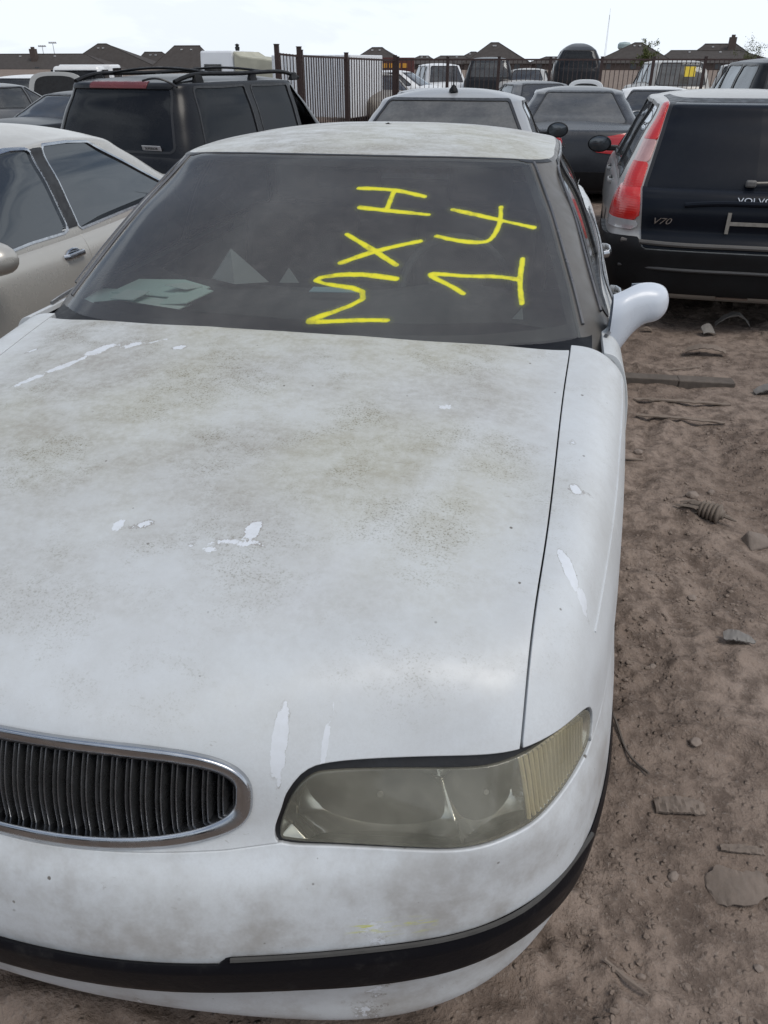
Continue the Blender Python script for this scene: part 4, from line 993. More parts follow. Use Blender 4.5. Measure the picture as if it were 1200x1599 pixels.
# ---- silver estate car on the right, tail towards the camera
sp = dict(L=4.71, W=1.80, H=1.47, zb=.22, sh=[(0, .64), (.07, .72), (.27, .885), (.4, .90), (.7, .915), (.92, .925), (1, .91)], cab=(-1.12, -.42, 1.84, 2.22), wb=.845, wr=.63, nu=80, nv=220, cu=110, cv=260,
          pillars=[(-.02, .08), (.95, .09)], fwin=(-.72, -.20), bwin=(1.55, 1.80), rww=(.80, .90), rz0=.925, rz1=1.395, mirror_y=-.72, mirror_mat=M_BLKPL, doors=[(-1.0, .02), (.02, 1.0)], handle_mat=P_SILV2,
          lev=[(0, .90, .14, .10), (.06, .95, .06, .03), (.2, .985, .015, .0), (.42, 1, 0, -.01), (.54, 1, .02, .0), (.60, .998, .03, .035), (.78, .985, .05, .045), (.90, .965, .10, .06), (.97, .94, .16, .09), (1, .91, .24, .13)],
          rear_window_glass=carglass('estate_rear_glass', (.004, .005, .007), .08, (.10, .10, .105), .18, fm=.5))
ymL = lambda V: 1.98-V[:, 1]
ymC = lambda V: np.interp(V[:, 2], [.9, 1.41], [2.05, 1.66])-V[:, 1]
sp['patches'] = [
    dict(name='tailgate', plane='XZ', poly=[(-.655, .565), (.655, .565), (.67, .68), (.70, .96), (-.70, .96), (-.67, .68)], mat=P_NAVY, off=.012, sym=False),
    dict(name='tailgate_frame', on='cabin', plane='XZ', poly=[(-.715, .83), (.715, .83), (.69, .94), (.565, 1.43), (-.565, 1.43), (-.69, .94)], mat=P_NAVY, off=.002, sym=False),
    dict(name='bumper', plane='XZ', poly=[(-.92, .29), (.92, .29), (.92, .615), (.68, .615), (.66, .555), (-.66, .555), (-.68, .615), (-.92, .615)], mat=M_BLKPL, off=.03, sym=False, ymin=lambda V: 1.55-V[:, 1]),
    dict(name='tail_light', plane='XZ', poly=[(.690, .665), (.93, .665), (.93, .725), (.694, .725)], mat=M_CLEAR, off=.012, ymin=ymL),
    dict(name='tail_light', plane='XZ', poly=[(.694, .728), (.93, .728), (.93, .875), (.86, .875), (.80, .95), (.715, .95)], mat=M_RED2, off=.012, ymin=ymL),
    dict(name='tail_light', on='cabin', plane='XZ', poly=[(.715, .90), (.86, .90), (.775, 1.06), (.677, 1.06)], mat=M_RED2, off=.012, ymin=ymC),
    dict(name='reversing_light', on='cabin', plane='XZ', poly=[(.676, 1.063), (.776, 1.063), (.74, 1.19), (.640, 1.19)], mat=M_PINK, off=.011, ymin=ymC),
    dict(name='tail_light', on='cabin', plane='XZ', poly=[(.639, 1.193), (.739, 1.193), (.665, 1.425), (.580, 1.425)], mat=M_RED2, off=.012, ymin=ymC)]
# the patch clip keeps the rear corner only
for p_ in sp['patches']: p_['end'] = 1
EST, S_, K_, sh_ = make_car('silver_estate_car', 'silver estate car with tall red tail lights and black tailgate on the right', 'car', (2.06, 7.32, -.03), R_(177.6), sp, P_SILV2, G_STD)
def on_rear(S, x, z):
    m = S.V[:, 1] > 1.2; V = S.V[m]; j = np.argmin((V[:, 0]-x)**2+(V[:, 2]-z)**2); return V[j], S.N[m][j]
b = MB(); b.tube(spline([on_rear(S_, x, .60)[0]+np.array([0, .034, 0]) for x in (-.80, -.5, 0, .5, .80)], 30), .016, 8, sq=(1.0, 1.0)); b.build('bumper_step', simple('scuffed_grey_plastic', (.10, .095, .09), .6, var=.4), EST, True)
b = MB(); b.tube(spline([on_rear(S_, x, .44)[0]+np.array([0, .034, 0]) for x in (-.80, -.5, 0, .5, .80)], 30), .011, 8); b.build('bumper_moulding', simple('scuffed_dark_plastic', (.05, .05, .052), .55, var=.4), EST, True)
b = MB(); b.tube(spline([on_rear(S_, x, z)[0]+np.array([0, .022, 0]) for x, z in ((-.42, .845), (-.2, .853), (0, .856), (.2, .853), (.42, .845))], 24), .013, 8, sq=(1.0, 1.3)); b.build('number_plate_lip', P_NAVY, EST, True)
pb = MB(); p0 = on_rear(S_, 0, .74)[0]+np.array([0, .018, 0])
for x in (-.14, .14): pb.box((x, p0[1], .74), (.022, .010, .13))
pb.box((0, p0[1], .738), (.27, .008, .022)); pb.build('plate_bracket', simple('bare_bracket', (.28, .26, .23), .6, .2, var=.5, scale=30), EST)
for tx, x, z, sz, shr, sx in (('VOLVO', 0.0, .880, .052, 0, 1.25), ('V70', .565, .725, .056, .35, 1.35)):
    p, n = on_rear(S_, x, z); text_mesh('lettering', tx, sz, M_CHROME, EST, tuple(p+np.array([0, .020, 0])), (R_(90)-math.asin(max(-1, min(1, n[2])))*.9, 0, R_(180)), .003, shr, sx)
p, n = on_rear(K_, 0.05, .955); b = MB(); b.box(tuple(p+n*.025), (.065, .04, .045)); b.build('wiper_hub', simple('dull_hub', (.14, .135, .13), .6, .2, var=.5, scale=30), EST, True, .012)
MB().tube([p+n*.035, on_rear(K_, -.2, .965)[0]+n*.03, on_rear(K_, -.42, .97)[0]+n*.03], .008, 6).build('wiper_arm', simple('bare_bracket', (.28, .26, .23), .6, .2, var=.5, scale=30), EST, True)
tb = MB(); tb.tube([(.02+.035*math.cos(a), 2.34, .30+.035*math.sin(a)) for a in np.linspace(0, 2*math.pi, 17)[:-1]], .012, 6, closed=True); tb.box((.02, 2.33, .265), (.2, .06, .012)); tb.build('tow_eye', simple('rusty_steel', (.17, .12, .09), .7, .3, var=.5), EST, True)
# ---- silver sedan straight behind, tail towards the camera
sp = sedan(L=4.75, W=1.86, H=1.425, cab=(-1.0, -.25, .93, 1.42), wb=.86, wr=.67, rise=.085, rww=(.86, .86), mirror_y=-.62, mirror_mat=M_BLKPL, rear_window_glass=G_DUSTY, cu=90, cv=200, rz0=1.02)
sp['patches'] = [dict(name='tail_light', plane='XZ', poly=[(.55, .76), (.95, .76), (.95, .92), (.55, .90)], mat=M_RED, off=.008)]
SIL, S_, K_, sh_ = make_car('silver_sedan', 'silver sedan with dusty rear glass and short roof aerial, straight behind the white car', 'car', (-.36, 8.40, -.02), R_(180), sp, P_SILVER, G_DUSTY)
b = MB(); b.lathe([(.045, 0), (.04, .02), (.018, .05), (.008, .06)], 'Z', (-.02, .70, 1.40), 14); b.tube([(-.02, .70, 1.44), (-.02, .76, 1.66)], [.006, .003], 6); b.build('roof_aerial', M_BLKPL, SIL, True)
# ---- sedan with yellow writing, nose towards the camera, mostly hidden
sp = sedan(L=4.6, W=1.75, H=1.42, nowheels=True, nu=40, nv=100, cu=120, cv=300, windshield_glass=G_SPRAY, wb=.80, wr=.60, spray={'windshield': [[(-.60, 1.16), (-.46, 1.30)], [(-.50, 1.14), (-.36, 1.28)], [(-.54, 1.23), (-.42, 1.20)], [(-.38, 1.10), (-.33, 1.17), (-.25, 1.19), (-.24, 1.11), (-.34, 1.08)], [(-.27, 1.19), (-.22, 1.27)], [(-.48, 1.05), (-.40, 1.10)]]})
make_car('grey_sedan', 'grey sedan with yellow strokes on its windshield, beside the black sport utility', 'car', (-1.86, 16.1, -.22), R_(-4), sp, P_SILVER, G_STD)
# ---- dark sedan with red tail lights between the silver sedan and the estate
sp = sedan(L=4.85, W=1.83, H=1.45, cab=(-1.1, -.30, 1.10, 1.80), rear_window_glass=G_DUSTY, cu=90, cv=200, wr=.61, roof_paint=P_GREY, mirror_y=-.7)
sp['patches'] = [dict(name='tail_light', plane='XZ', poly=[(.20, .74), (.62, .70), (.95, .80), (.95, .985), (.66, .965), (.20, .89)], mat=M_RED, off=.008),
                 dict(name='bumper', plane='XZ', poly=[(-.95, .28), (.95, .28), (.95, .56), (.62, .58), (.50, .50), (-.50, .50), (-.62, .58), (-.95, .56)], mat=M_BLKPL, off=.012, sym=False)]
KIA, S_, K_, sh_ = make_car('charcoal_sedan', 'charcoal sedan with red tail lights between the silver sedan and the estate car', 'car', (.90, 13.1, -.12), R_(181), sp, carpaint('charcoal_blue_paint', (.022, .025, .032), .22, .1, .22, (.26, .25, .235), .1, spec=.3), G_STD, chrome=M_CHROME)
p, n = on_rear(S_, .22, .80); text_mesh('lettering', 'EX', .06, M_CHROME, KIA, tuple(p+np.array([0, .01, 0])), (R_(90), 0, R_(180)), .003)
# ---- cars further back: (name, label, x, y, z, heading, kind, paint)
LOW = dict(nu=30, nv=70, cu=40, cv=90, nowheels=True)
def far(name, label, cat, x, y, z, rot, paint, base='sedan', glass=G_STD, chrome=None, **k):
    if base == 'sedan': d = sedan(**LOW)
    else:
        d = dict(L=4.7, W=1.86, H=1.78, zb=.28, sh=[(0, .86), (.06, .98), (.27, 1.08), (.4, 1.10), (.95, 1.13), (1, 1.1)], cab=(-1.05, -.4, 1.98, 2.25), wb=.86, wr=.69, rise=.07, pillars=[(-.02, .09), (.9, .1)], fwin=(-.55, -.12), bwin=(1.75, 1.9), rww=(.8, .84), wz1=.05); d.update(LOW)
    d.update(k); return make_car(name, label, cat, (x, y, z), R_(rot), d, paint, glass, chrome=chrome)
far('black_sedan', 'black sedan with chrome oval side window beyond the champagne car', 'car', -7.2, 13.6, -.20, 163, P_BLACK, chrome=M_CHROME, mirror_y=-.7,
    patches=[dict(name='tail_light', plane='XZ', poly=[(.45, .80), (.95, .80), (.95, .93), (.45, .92)], mat=M_RED, off=.008)])
far('dark_hatchback', 'dark grey car roof at the far left edge behind the black sedan', 'car', -11.0, 16.0, -.15, 170, P_GREY)
far('white_wagon', 'white wagon at the far left, second row behind the black sedan', 'suv', -13.6, 22.0, -.42, 186, P_WHITE, 'suv')
far('dark_low_sedan', 'low dark sedan roof between the roof aerial and the charcoal sedan', 'car', -.1, 20.2, -.14, 200, P_GREY)
far('white_red_light_car', 'white car with a red tail light showing past the estate car', 'car', 2.45, 17.4, -.18, 178, P_WHITE, patches=[dict(name='tail_light', plane='XZ', poly=[(.5, .80), (.95, .80), (.95, .95), (.5, .93)], mat=M_RED, off=.008)])
far('black_van', 'black sport utility at the right edge behind the estate car', 'suv', 4.15, 15.6, -.08, 184, P_BLACK, 'suv')
far('white_fence_sedan', 'white sedan behind the iron fence beside the ribbed white trailer', 'car', -4.9, 30.0, .0, 80, P_WHITE)
far('white_pickup', 'white utility vehicle behind the iron fence near the roof aerial', 'suv', -4.3, 36.0, -.15, 20, P_WHITE, 'suv')
far('brown_sedan', 'dull brown sedan behind the iron fence left of the roof aerial', 'car', -5.0, 26.3, -.05, 30, carpaint('brown_paint', (.16, .14, .11), .4, .1, .5))
far('black_fence_suv', 'black vehicle behind the iron fence right of the roof aerial', 'suv', -2.2, 34.0, .05, 185, P_BLACK, 'suv')
far('grey_fence_sedan', 'grey car behind the fence left of the black dome backed van', 'car', -.6, 33.5, .05, 176, P_SILV2)
far('silver_minivan', 'silver minivan with a yellow tag on its glass behind the fence pickets', 'van', 3.75, 28.0, -.06, 186, P_TAN, 'suv', glass=G_DUSTY)
far('grey_roof_car', 'pale grey vehicle behind the fence right of the silver minivan', 'suv', 6.4, 30.0, -.15, 170, P_SILV2, 'suv')
far('dark_fence_van', 'tall black round-topped van behind the fence', 'van', 1.15, 40.8, .18, 182, P_BLACK, 'suv', L=5.2, W=2.1, H=2.22, sh=[(0, 1.0), (.06, 1.15), (.27, 1.25), (.95, 1.3), (1, 1.2)], cab=(-1.6, -1.2, 2.2, 2.5), wb=1.0, wr=.72, rise=.28, glass=G_DARK)

# ---- the facing row of the yard, behind the camera: it shows in glass and paint
f1, *_ = far('facing_row_car', 'black sport utility second in the facing row', 'suv', -4.9, -6.9, -.1, 177, P_BLACK, 'suv')
f2, *_ = far('facing_row_car', 'grey sport utility at the left end of the facing row', 'suv', -7.6, -6.6, -.1, 184, P_GREY, 'suv')
dup(f2, (-2.2, -6.5, -.1), R_(182), 'charcoal sport utility third in the facing row'); dup(f1, (.6, -7.0, -.1), R_(180), 'black sport utility fourth in the facing row')
dup(f2, (3.3, -6.6, -.1), R_(176), 'charcoal sport utility fifth in the facing row'); dup(f1, (6.1, -6.8, -.1), R_(183), 'black sport utility at the right end of the facing row')
# ================================================================ ground
def hash2(ix, iy, s):
    h = (ix.astype(np.int64)*374761393+iy.astype(np.int64)*668265263+s*1442695041) & 0x7fffffff
    h = ((h ^ (h >> 13))*1274126177) & 0x7fffffff; h = (h ^ (h >> 16)) & 0xffffff
    return h/float(0xffffff)
def vnoise(x, y, s=0):
    ix, iy = np.floor(x), np.floor(y); fx, fy = x-ix, y-iy; fx = fx*fx*(3-2*fx); fy = fy*fy*(3-2*fy)
    a, b, c, d = hash2(ix, iy, s), hash2(ix+1, iy, s), hash2(ix, iy+1, s), hash2(ix+1, iy+1, s)
    return (a+(b-a)*fx)*(1-fy)+(c+(d-c)*fx)*fy
def ground_h(x, y):
    fade = np.clip(1-(np.hypot(x, y-3)-9)/8, 0, 1)
    wx = x+.12*vnoise(x*2.3, y*2.3, 5); wy = y+.12*vnoise(x*2.3, y*2.3, 6)
    h = .050*(vnoise(wx*.8, wy*.8, 1)-.5)+.040*(vnoise(wx*2.7, wy*2.7, 2)-.5)+.022*(vnoise(wx*7, wy*7, 3)-.5)
    r = 1-np.abs(2*vnoise(wx*5.2, wy*4.1, 8)-1); h += .020*(r**3)
    h += .024*(vnoise(x*15, y*15, 4)-.5)+.016*(vnoise(x*37, y*37, 7)-.5)
    lump = np.clip(vnoise(x*26, y*26, 11)-.62, 0, 1)*np.clip((vnoise(x*3, y*3, 12)-.4)*4, 0, 1); h += .060*lump
    flat = np.clip((vnoise(x*1.6+3, y*1.6, 13)-.5)*5, 0, 1); h *= 1-.78*flat
    for cx, cy, an, ln, wd in ((1.33, 1.42, 80, .16, .055), (1.42, 1.85, 60, .15, .05), (1.25, 1.62, 100, .12, .05), (1.20, 1.95, 75, .14, .05), (1.50, 1.28, 85, .14, .05), (1.16, 2.5, 70, .14, .05)):
        c, s = math.cos(R_(an)), math.sin(R_(an)); u = (x-cx)*c+(y-cy)*s; v = -(x-cx)*s+(y-cy)*c
        m = np.clip(1-((u/ln)**4+(v/wd)**4), 0, 1); h += m*(-.010+.006*np.sin(u*240+3*np.sin(v*80))*np.clip(np.cos(v*70)+.8, 0, 1))
    rut = np.exp(-((x-1.62-.05*np.sin(y*1.3))/.10)**2); h = h*(1-.5*rut)-rut*(.018-.006*np.sin(y*95+x*25)*np.cos(x*70))
    return h*fade-.012
def axis(segs):
    out = []
    for a, b, st in segs: out.append(np.arange(a, b, st))
    return np.concatenate(out)
gx = axis([(-.5, .8, .05), (.8, 2.2, .011), (2.2, 3.6, .03)]); gy = axis([(-1.0, -.2, .05), (-.2, 2.6, .012), (2.6, 5.6, .02), (5.6, 8, .06)])
def extend(a, lo, hi):
    s = .06; L0 = [a[0]]; 
    while L0[-1] > lo: L0.append(L0[-1]-s); s *= 1.13
    s = .06; L1 = [a[-1]]
    while L1[-1] < hi: L1.append(L1[-1]+s); s *= 1.13
    return np.concatenate([np.array(L0[:0:-1]), a, np.array(L1[1:])])
gx = extend(gx, -3000, 3000); gy = extend(gy, -60, 3000)
GX, GY = np.meshgrid(gx, gy); GZ = ground_h(GX, GY)
def dirt_mat():
    t = NT('dry_dirt'); a = t.noise(1.3, 4, .6); b = t.noise(11, 5, .72); c = t.noise(75, 3, .7)
    k = t.mix(t.ramp(a, .35, .65), (.185, .142, .115), (.272, .215, .178)); k = t.mix(t.ramp(b, .36, .60), t.mix(.7, k, (.076, .057, .047)), k); k = t.mix(t.ramp(c, .52, .76, 0, .55), k, (.28, .24, .21))  # darkened hollows paint in relief shading, in step with the bump
    v = t.n('ShaderNodeTexVoronoi'); v.inputs['Scale'].default_value = 55; t.l(t.co(), v.inputs['Vector'])
    crumb = t.math('MULTIPLY', t.ramp(v.outputs['Distance'], .1, .42, 1, 0), t.ramp(t.xyz(v.outputs['Color'])[0], .45, .8)); crumb = t.math('MULTIPLY', crumb, t.ramp(a, .4, .6, 1, .2))
    k = t.mix(t.math('MULTIPLY', crumb, .35), k, (.24, .19, .155))
    h = t.math('ADD', t.math('ADD', t.math('MULTIPLY', b, 1.2), t.math('MULTIPLY', c, .6)), t.math('MULTIPLY', crumb, .7))
    return t.done(t.pbr(k, .95, 0, t.bump(h, .9, .012), spec=.12))
M_DIRT = dirt_mat()
gs_ = Sheet.grid(np.stack([GX, GY, GZ], -1)); gs_ = gs_ if gs_.N[0][2] > 0 else Sheet.grid(np.stack([GX, GY, GZ], -1), True)
tag(from_sheet('ground', gs_, M_DIRT), kind='structure')
def gz(x, y): return float(ground_h(np.array([x], float), np.array([y], float))[0])
# stones: a few knobbly shapes shared by all
PHI = (1+5**.5)/2
ICO = np.array([(-1, PHI, 0), (1, PHI, 0), (-1, -PHI, 0), (1, -PHI, 0), (0, -1, PHI), (0, 1, PHI), (0, -1, -PHI), (0, 1, -PHI), (PHI, 0, -1), (PHI, 0, 1), (-PHI, 0, -1), (-PHI, 0, 1)])/math.hypot(1, PHI)
ICF = [(0, 11, 5), (0, 5, 1), (0, 1, 7), (0, 7, 10), (0, 10, 11), (1, 5, 9), (5, 11, 4), (11, 10, 2), (10, 7, 6), (7, 1, 8), (3, 9, 4), (3, 4, 2), (3, 2, 6), (3, 6, 8), (3, 8, 9), (4, 9, 5), (2, 4, 11), (6, 2, 10), (8, 6, 7), (9, 8, 1)]
def rock(size, flat=.6):
    P = ICO*(1+RNG.uniform(-.22, .22, (12, 1)))*np.array([1, RNG.uniform(.6, .95), flat])*size; a = RNG.uniform(0, 6.3); c, s = math.cos(a), math.sin(a)
    return P@np.array([[c, s, 0], [-s, c, 0], [0, 0, 1]])
M_STONE = simple('earthy_stone', (.24, .195, .165), .9, var=.35, scale=20, bump=.4, bscale=80)
M_CLOD = simple('earth_clod', (.205, .160, .130), .95, var=.3, scale=20, bump=.5, bscale=90)
gr = MB(); n_ = 11000; px = np.where(np.arange(n_) < 8000, RNG.uniform(.86, 2.2, n_), RNG.uniform(.9, 3.4, n_)); py = np.where(np.arange(n_) < 8000, RNG.uniform(-.15, 2.6, n_), RNG.uniform(2.2, 6.5, n_))
kp = (vnoise(px*2.2, py*2.2, 21) > .40+.2*RNG.random(n_)) & (vnoise(px*1.6+3, py*1.6, 13) < .66); px, py = px[kp], py[kp]; pz = ground_h(px, py); n_ = len(px)
sz_ = .0018+.0095*RNG.random(n_)**4.2+np.where(py > 2.4, .002, 0)
AL = np.concatenate([rock(s_)+np.array([x_, y_, z_+s_*.15]) for x_, y_, z_, s_ in zip(px, py, pz, sz_)]); gr.v = AL.tolist(); gr.f = (np.array(ICF)[None]+(np.arange(n_)*12)[:, None, None]).reshape(-1, 3).tolist()
tag(gr.build('gravel', M_CLOD), 'small earth crumbs and pebbles strewn over the dirt', 'gravel', kind='stuff')
def stone(x, y, s, label, flat=.6, m=None):
    b = MB(); b.add(rock(s, flat), ICF); o = b.build('stone', m or M_STONE, None, False, s*.12); o.location = (x, y, gz(x, y)+s*flat*.35); tag(o, label, 'stone', 'loose stones on the dirt')
for a in ((1.21, 1.02, .020, 'rounded stone near the slab of earth, low right'), (1.39, 2.44, .034, 'smooth stone beside the ribbed rubber boot'), (1.13, 1.33, .016, 'small stone close to the bumper corner'), (1.48, 2.52, .022, 'stone behind and right of the ribbed rubber boot'),
          (1.11, .60, .018, 'pale stone left of the cracked plastic sheet'), (1.30, 1.72, .018, 'stone on the trodden dirt between the footprints'), (1.02, .36, .013, 'small stone beside the short stick at the bottom'), (1.26, .42, .013, 'pebble below the cracked plastic sheet'), (1.2, 2.85, .025, 'stone beside the fender near the dirt covered bar'), (1.62, 1.9, .02, 'stone near the right edge below the wedge rock')): stone(*a)
b = MB(); b.add([(-.055, -.04, -.02), (.065, -.035, -.02), (.075, .04, -.02), (-.045, .05, -.02), (-.035, .022, .042), (-.012, -.012, .022), (.05, .012, .014)], [(3, 2, 1, 0), (0, 1, 5), (1, 6, 5), (1, 2, 6), (2, 4, 6), (5, 6, 4), (2, 3, 4), (3, 0, 4), (0, 5, 4)])
o = b.build('wedge_rock', simple('grey_rock', (.20, .165, .14), .95, var=.4, scale=24, bump=.8), None, False, .009); o.location = (1.60, 2.17, gz(1.6, 2.17)+.015); o.rotation_euler = (0, 0, .5); tag(o, 'wedge shaped grey rock right of the ribbed rubber boot', 'rock')
# ribbed rubber boot
rb_ = thing('rubber_boot', 'torn ribbed rubber boot lying on the dirt beside the white car', 'rubber boot', (1.405, 2.285, gz(1.4, 2.28)+.028), R_(-28))
prof = [(.010, -.02)]
for k in range(5): prof += [(.024+.002*k, -.012+k*.0165), (.034+.0015*k, -.005+k*.0165), (.034+.0015*k, 0+k*.0165), (.024+.002*k, .004+k*.0165)]
prof += [(.020, .075), (.018, .085), (.006, .086)]
M_BOOT = simple('dirty_rubber', (.17, .138, .112), .85, var=.5, scale=30, bump=.3)
MB().lathe(prof, 'X', n=24).build('bellows', M_BOOT, rb_, True, angle=70)
for k in range(4):
    a = k*1.3; MB().tube([(-.01, .018*math.cos(a), .018*math.sin(a)), (-.05, .026*math.cos(a), .024*math.sin(a)-.006), (-.085-.01*k, .024*math.cos(a), .012*math.sin(a)-.014)], [.008, .007, .004], 6, sq=(1.6, .6)).build('torn_strip', M_BOOT, rb_, True)
MB().tube([(.08, 0, 0), (.115, .012, -.012), (.128, .03, -.024)], [.009, .006, .003], 6).build('frayed_end', M_BOOT, rb_, True)
# flat litter: bent plates with thickness
def plate(name, label, cat, poly, loc, rot, th, m, bend=0.0, curl=0.0):
    P = np.array(poly, float)*np.array([.72, .64]); n = 22; x0, x1 = P[:, 0].min(), P[:, 0].max(); top = []; bot = []
    b = MB(); xs = np.linspace(x0, x1, n); G = []
    Q = smooth_poly(P, 6); Q = Q+RNG.normal(size=Q.shape)*.022*(P[:, 1].max()-P[:, 1].min())
    for x in xs:
        c = []
        for a, d in zip(Q, np.roll(Q, -1, 0)):
            if (a[0]-x)*(d[0]-x) <= 0 and a[0] != d[0]: c.append(a[1]+(x-a[0])*(d[1]-a[1])/(d[0]-a[0]))
        y0, y1 = (min(c), max(c)) if c else (0, 0)
        G.append([(x, y0+(y1-y0)*k/5, bend*(1-(2*(x-x0)/(x1-x0)-1)**2)+curl*((y0+(y1-y0)*k/5))**2*8+th*.6*RNG.uniform(-1, 1)) for k in range(6)])
    G = np.array(G); T = G.copy(); T[:, :, 2] += th
    b.grid(T); b.grid(G[:, ::-1])
    e = [(i, 0) for i in range(n)]+[(n-1, j) for j in range(6)]+[(i, 5) for i in range(n-1, -1, -1)]+[(0, j) for j in range(5, -1, -1)]
    b.grid(np.array([[T[i] for i in e], [G[i] for i in e]]))
    o = b.build(name, m, None, True); o.location = loc; o.rotation_euler = rot; return tag(o, label, cat)
M_PLATE = simple('dirt_caked_plastic', (.185, .148, .122), .9, var=.4, scale=30, bump=.8, bscale=50); M_PLG = simple('grey_dirty_plastic', (.20, .185, .17), .6, var=.4, scale=14, bump=.2); M_WOODB = simple('weathered_board', (.205, .163, .132), .85, var=.4, scale=10, bump=.4); M_DKB = simple('dark_dirty_metal', (.115, .095, .08), .85, 0, var=.55, scale=14, bump=.6)
def at(x, y, dz=.0): return (x, y, gz(x, y)+dz)
plate('plastic_sheet', 'cracked flat plastic sheet half covered in dirt, lower right', 'plastic sheet', [(-.09, -.02), (-.085, .04), (-.03, .075), (.02, .04), (.09, .045), (.10, -.03), (.03, -.07), (-.06, -.065)], at(1.245, .60, .001), (.08, -.10, .25), .004, M_PLATE, .012)
plate('plastic_strip', 'thin dirt caked strip above the cracked plastic sheet', 'plastic strip', [(-.07, -.012), (-.065, .012), (.07, .016), (.072, -.012)], at(1.275, .70, .002), (0, .05, .1), .004, M_PLATE, .003)
plate('earth_slab', 'flat dirt coloured board fragment right of the bumper corner', 'board', [(-.085, -.03), (-.08, .028), (.02, .034), (.09, .022), (.085, -.03), (.0, -.036)], at(1.145, .80, .0), (.10, .04, .15), .007, M_PLATE, .010)
plate('grey_shard', 'grey plastic shard with slots on the trodden dirt', 'plastic shard', [(-.06, -.03), (-.05, .035), (.03, .03), (.075, -.015), (.02, -.035)], at(1.405, 1.50, .010), (.1, 0, -.1), .004, M_PLG, .008)
plate('bent_sheet', 'bent thin sheet lying on the dirt below the estate bumper', 'sheet', [(-.17, -.045), (-.15, .05), (.0, .06), (.16, .05), (.17, -.02), (.0, -.05)], at(1.75, 4.50, .02), (.10, -.05, -.15), .006, M_WOODB, .035)
plate('curved_trim', 'curved trim piece on the ground under the estate bumper', 'trim piece', [(-.16, -.03), (-.15, .03), (.15, .035), (.17, -.03)], at(2.02, 5.15, .015), (.2, 0, .1), .008, M_PLG, .085)
plate('grey_scrap', 'small upturned grey scrap in front of the estate car', 'scrap', [(-.07, -.06), (-.06, .05), (.06, .06), (.07, -.05)], at(1.83, 4.95, .03), (.5, .2, .4), .005, M_PLG, .02)
plate('leaf_litter', 'little dark curled scrap near the mirror of the white car', 'scrap', [(-.05, -.02), (0, .03), (.06, .02), (.05, -.02)], at(1.42, 4.95, .01), (.1, .1, 0), .004, M_WOODB, .02)
plate('right_edge_shard', 'curved grey shard at the right edge beside the dirt covered bar', 'plastic shard', [(-.16, -.05), (-.13, .04), (.14, .06), (.16, -.02), (.05, -.05)], at(2.03, 3.86, .012), (.1, -.1, .15), .006, M_PLG, .030)
plate('long_lath', 'long thin lath lying just below the dirt covered bar', 'lath', [(-.36, -.018), (-.36, .02), (.36, .022), (.36, -.015)], at(1.50, 3.62, .012), (.0, .01, .06), .008, M_WOODB, .004)
plate('lower_lath', 'second thin lath nearest the camera below the dirt covered bar', 'lath', [(-.30, -.02), (-.28, .02), (.30, .018), (.32, -.012)], at(1.45, 3.36, .010), (.05, .01, -.02), .006, M_WOODB, .006)
b = MB(); b.box((-.17, 0, .0), (.44, .075, .050)); b.box((.21, .0, -.004), (.32, .085, .055)); o = b.build('metal_bar', M_DKB, None, False, .006); o.location = at(1.46, 3.93, .012); o.rotation_euler = (.06, .02, .10); tag(o, 'dirt covered bar on the ground running out from behind the white car', 'bar')
MB_ = MB(); MB_.tube(spline([at(.965, 1.16, .010), at(1.0, 1.05, .012), at(1.03, .95, .010), at(1.075, .875, .012)], 14), [.004]*14, 6); tag(MB_.build('wire', M_DKB, None, True), 'thin dark wire lying by the front bumper corner', 'wire')
for x, y, an, l, lab in ((.985, .335, -.6, .05, 'short broken stick at the bottom beside the bumper'), (1.13, 2.75, .2, .09, 'dark twig beside the fender'), (1.55, 4.2, .5, .16, 'thin twig right of the long lath'), (1.0, .16, 2.2, .07, 'thin root fragment at the bottom edge')):
    m_ = MB(); c, s = math.cos(an), math.sin(an); m_.tube([at(x-l*c, y-l*s, .008), at(x, y, .014), at(x+l*c, y+l*s, .009)], [.004, .0065, .004], 6); tag(m_.build('stick', M_WOODB, None, True), lab, 'stick')
# ================================================================ things inside the white car
def paper(poly, z, label, m, tilt=(0, 0, 0)):
    c = np.mean(poly, axis=0); b = MB(); b.prism([(p[0]-c[0], p[1]-c[1]) for p in poly], 0, .003); o = b.build('paper_sheet', m, None); o.location = (c[0], c[1], z); o.rotation_euler = tilt; tag(o, label, 'paper', 'papers on the dashboard')
M_PAPER = simple('green_tinted_paper', (.72, .90, .84), .8, var=.12, scale=8); M_PAPW = simple('white_paper', (.82, .92, .88), .8, var=.12, scale=8); M_CARD = simple('grey_card', (.30, .32, .32), .8, var=.2, scale=6)
PAPERS_HERE = True
paper([(-.745, 1.575), (-.50, 1.515), (-.44, 1.66), (-.58, 1.75), (-.755, 1.72)], .958, 'pale green paper sheet at the left corner of the dashboard', M_PAPER, (.02, .03, 0))
paper([(-.70, 1.68), (-.43, 1.66), (-.40, 1.79), (-.52, 1.86), (-.68, 1.84)], .968, 'rear paper sheet of the dashboard pile, beside the standing card', M_PAPER, (.03, 0, 0))
paper([(-.55, 1.525), (-.40, 1.525), (-.385, 1.60), (-.52, 1.63)], .967, 'small white paper slip at the front of the dashboard pile', M_PAPW, (0, .04, 0))
paper([(-.47, 1.56), (-.385, 1.57), (-.36, 1.72), (-.42, 1.76), (-.48, 1.70)], .973, 'paper sheet with torn edge on top of the dashboard pile', M_PAPER, (0, -.05, 0))
paper([(-.66, 1.60), (-.57, 1.585), (-.55, 1.66), (-.64, 1.68)], .974, 'tilted paper slip over the left sheet of the dashboard pile', M_PAPW, (.10, -.06, 0))
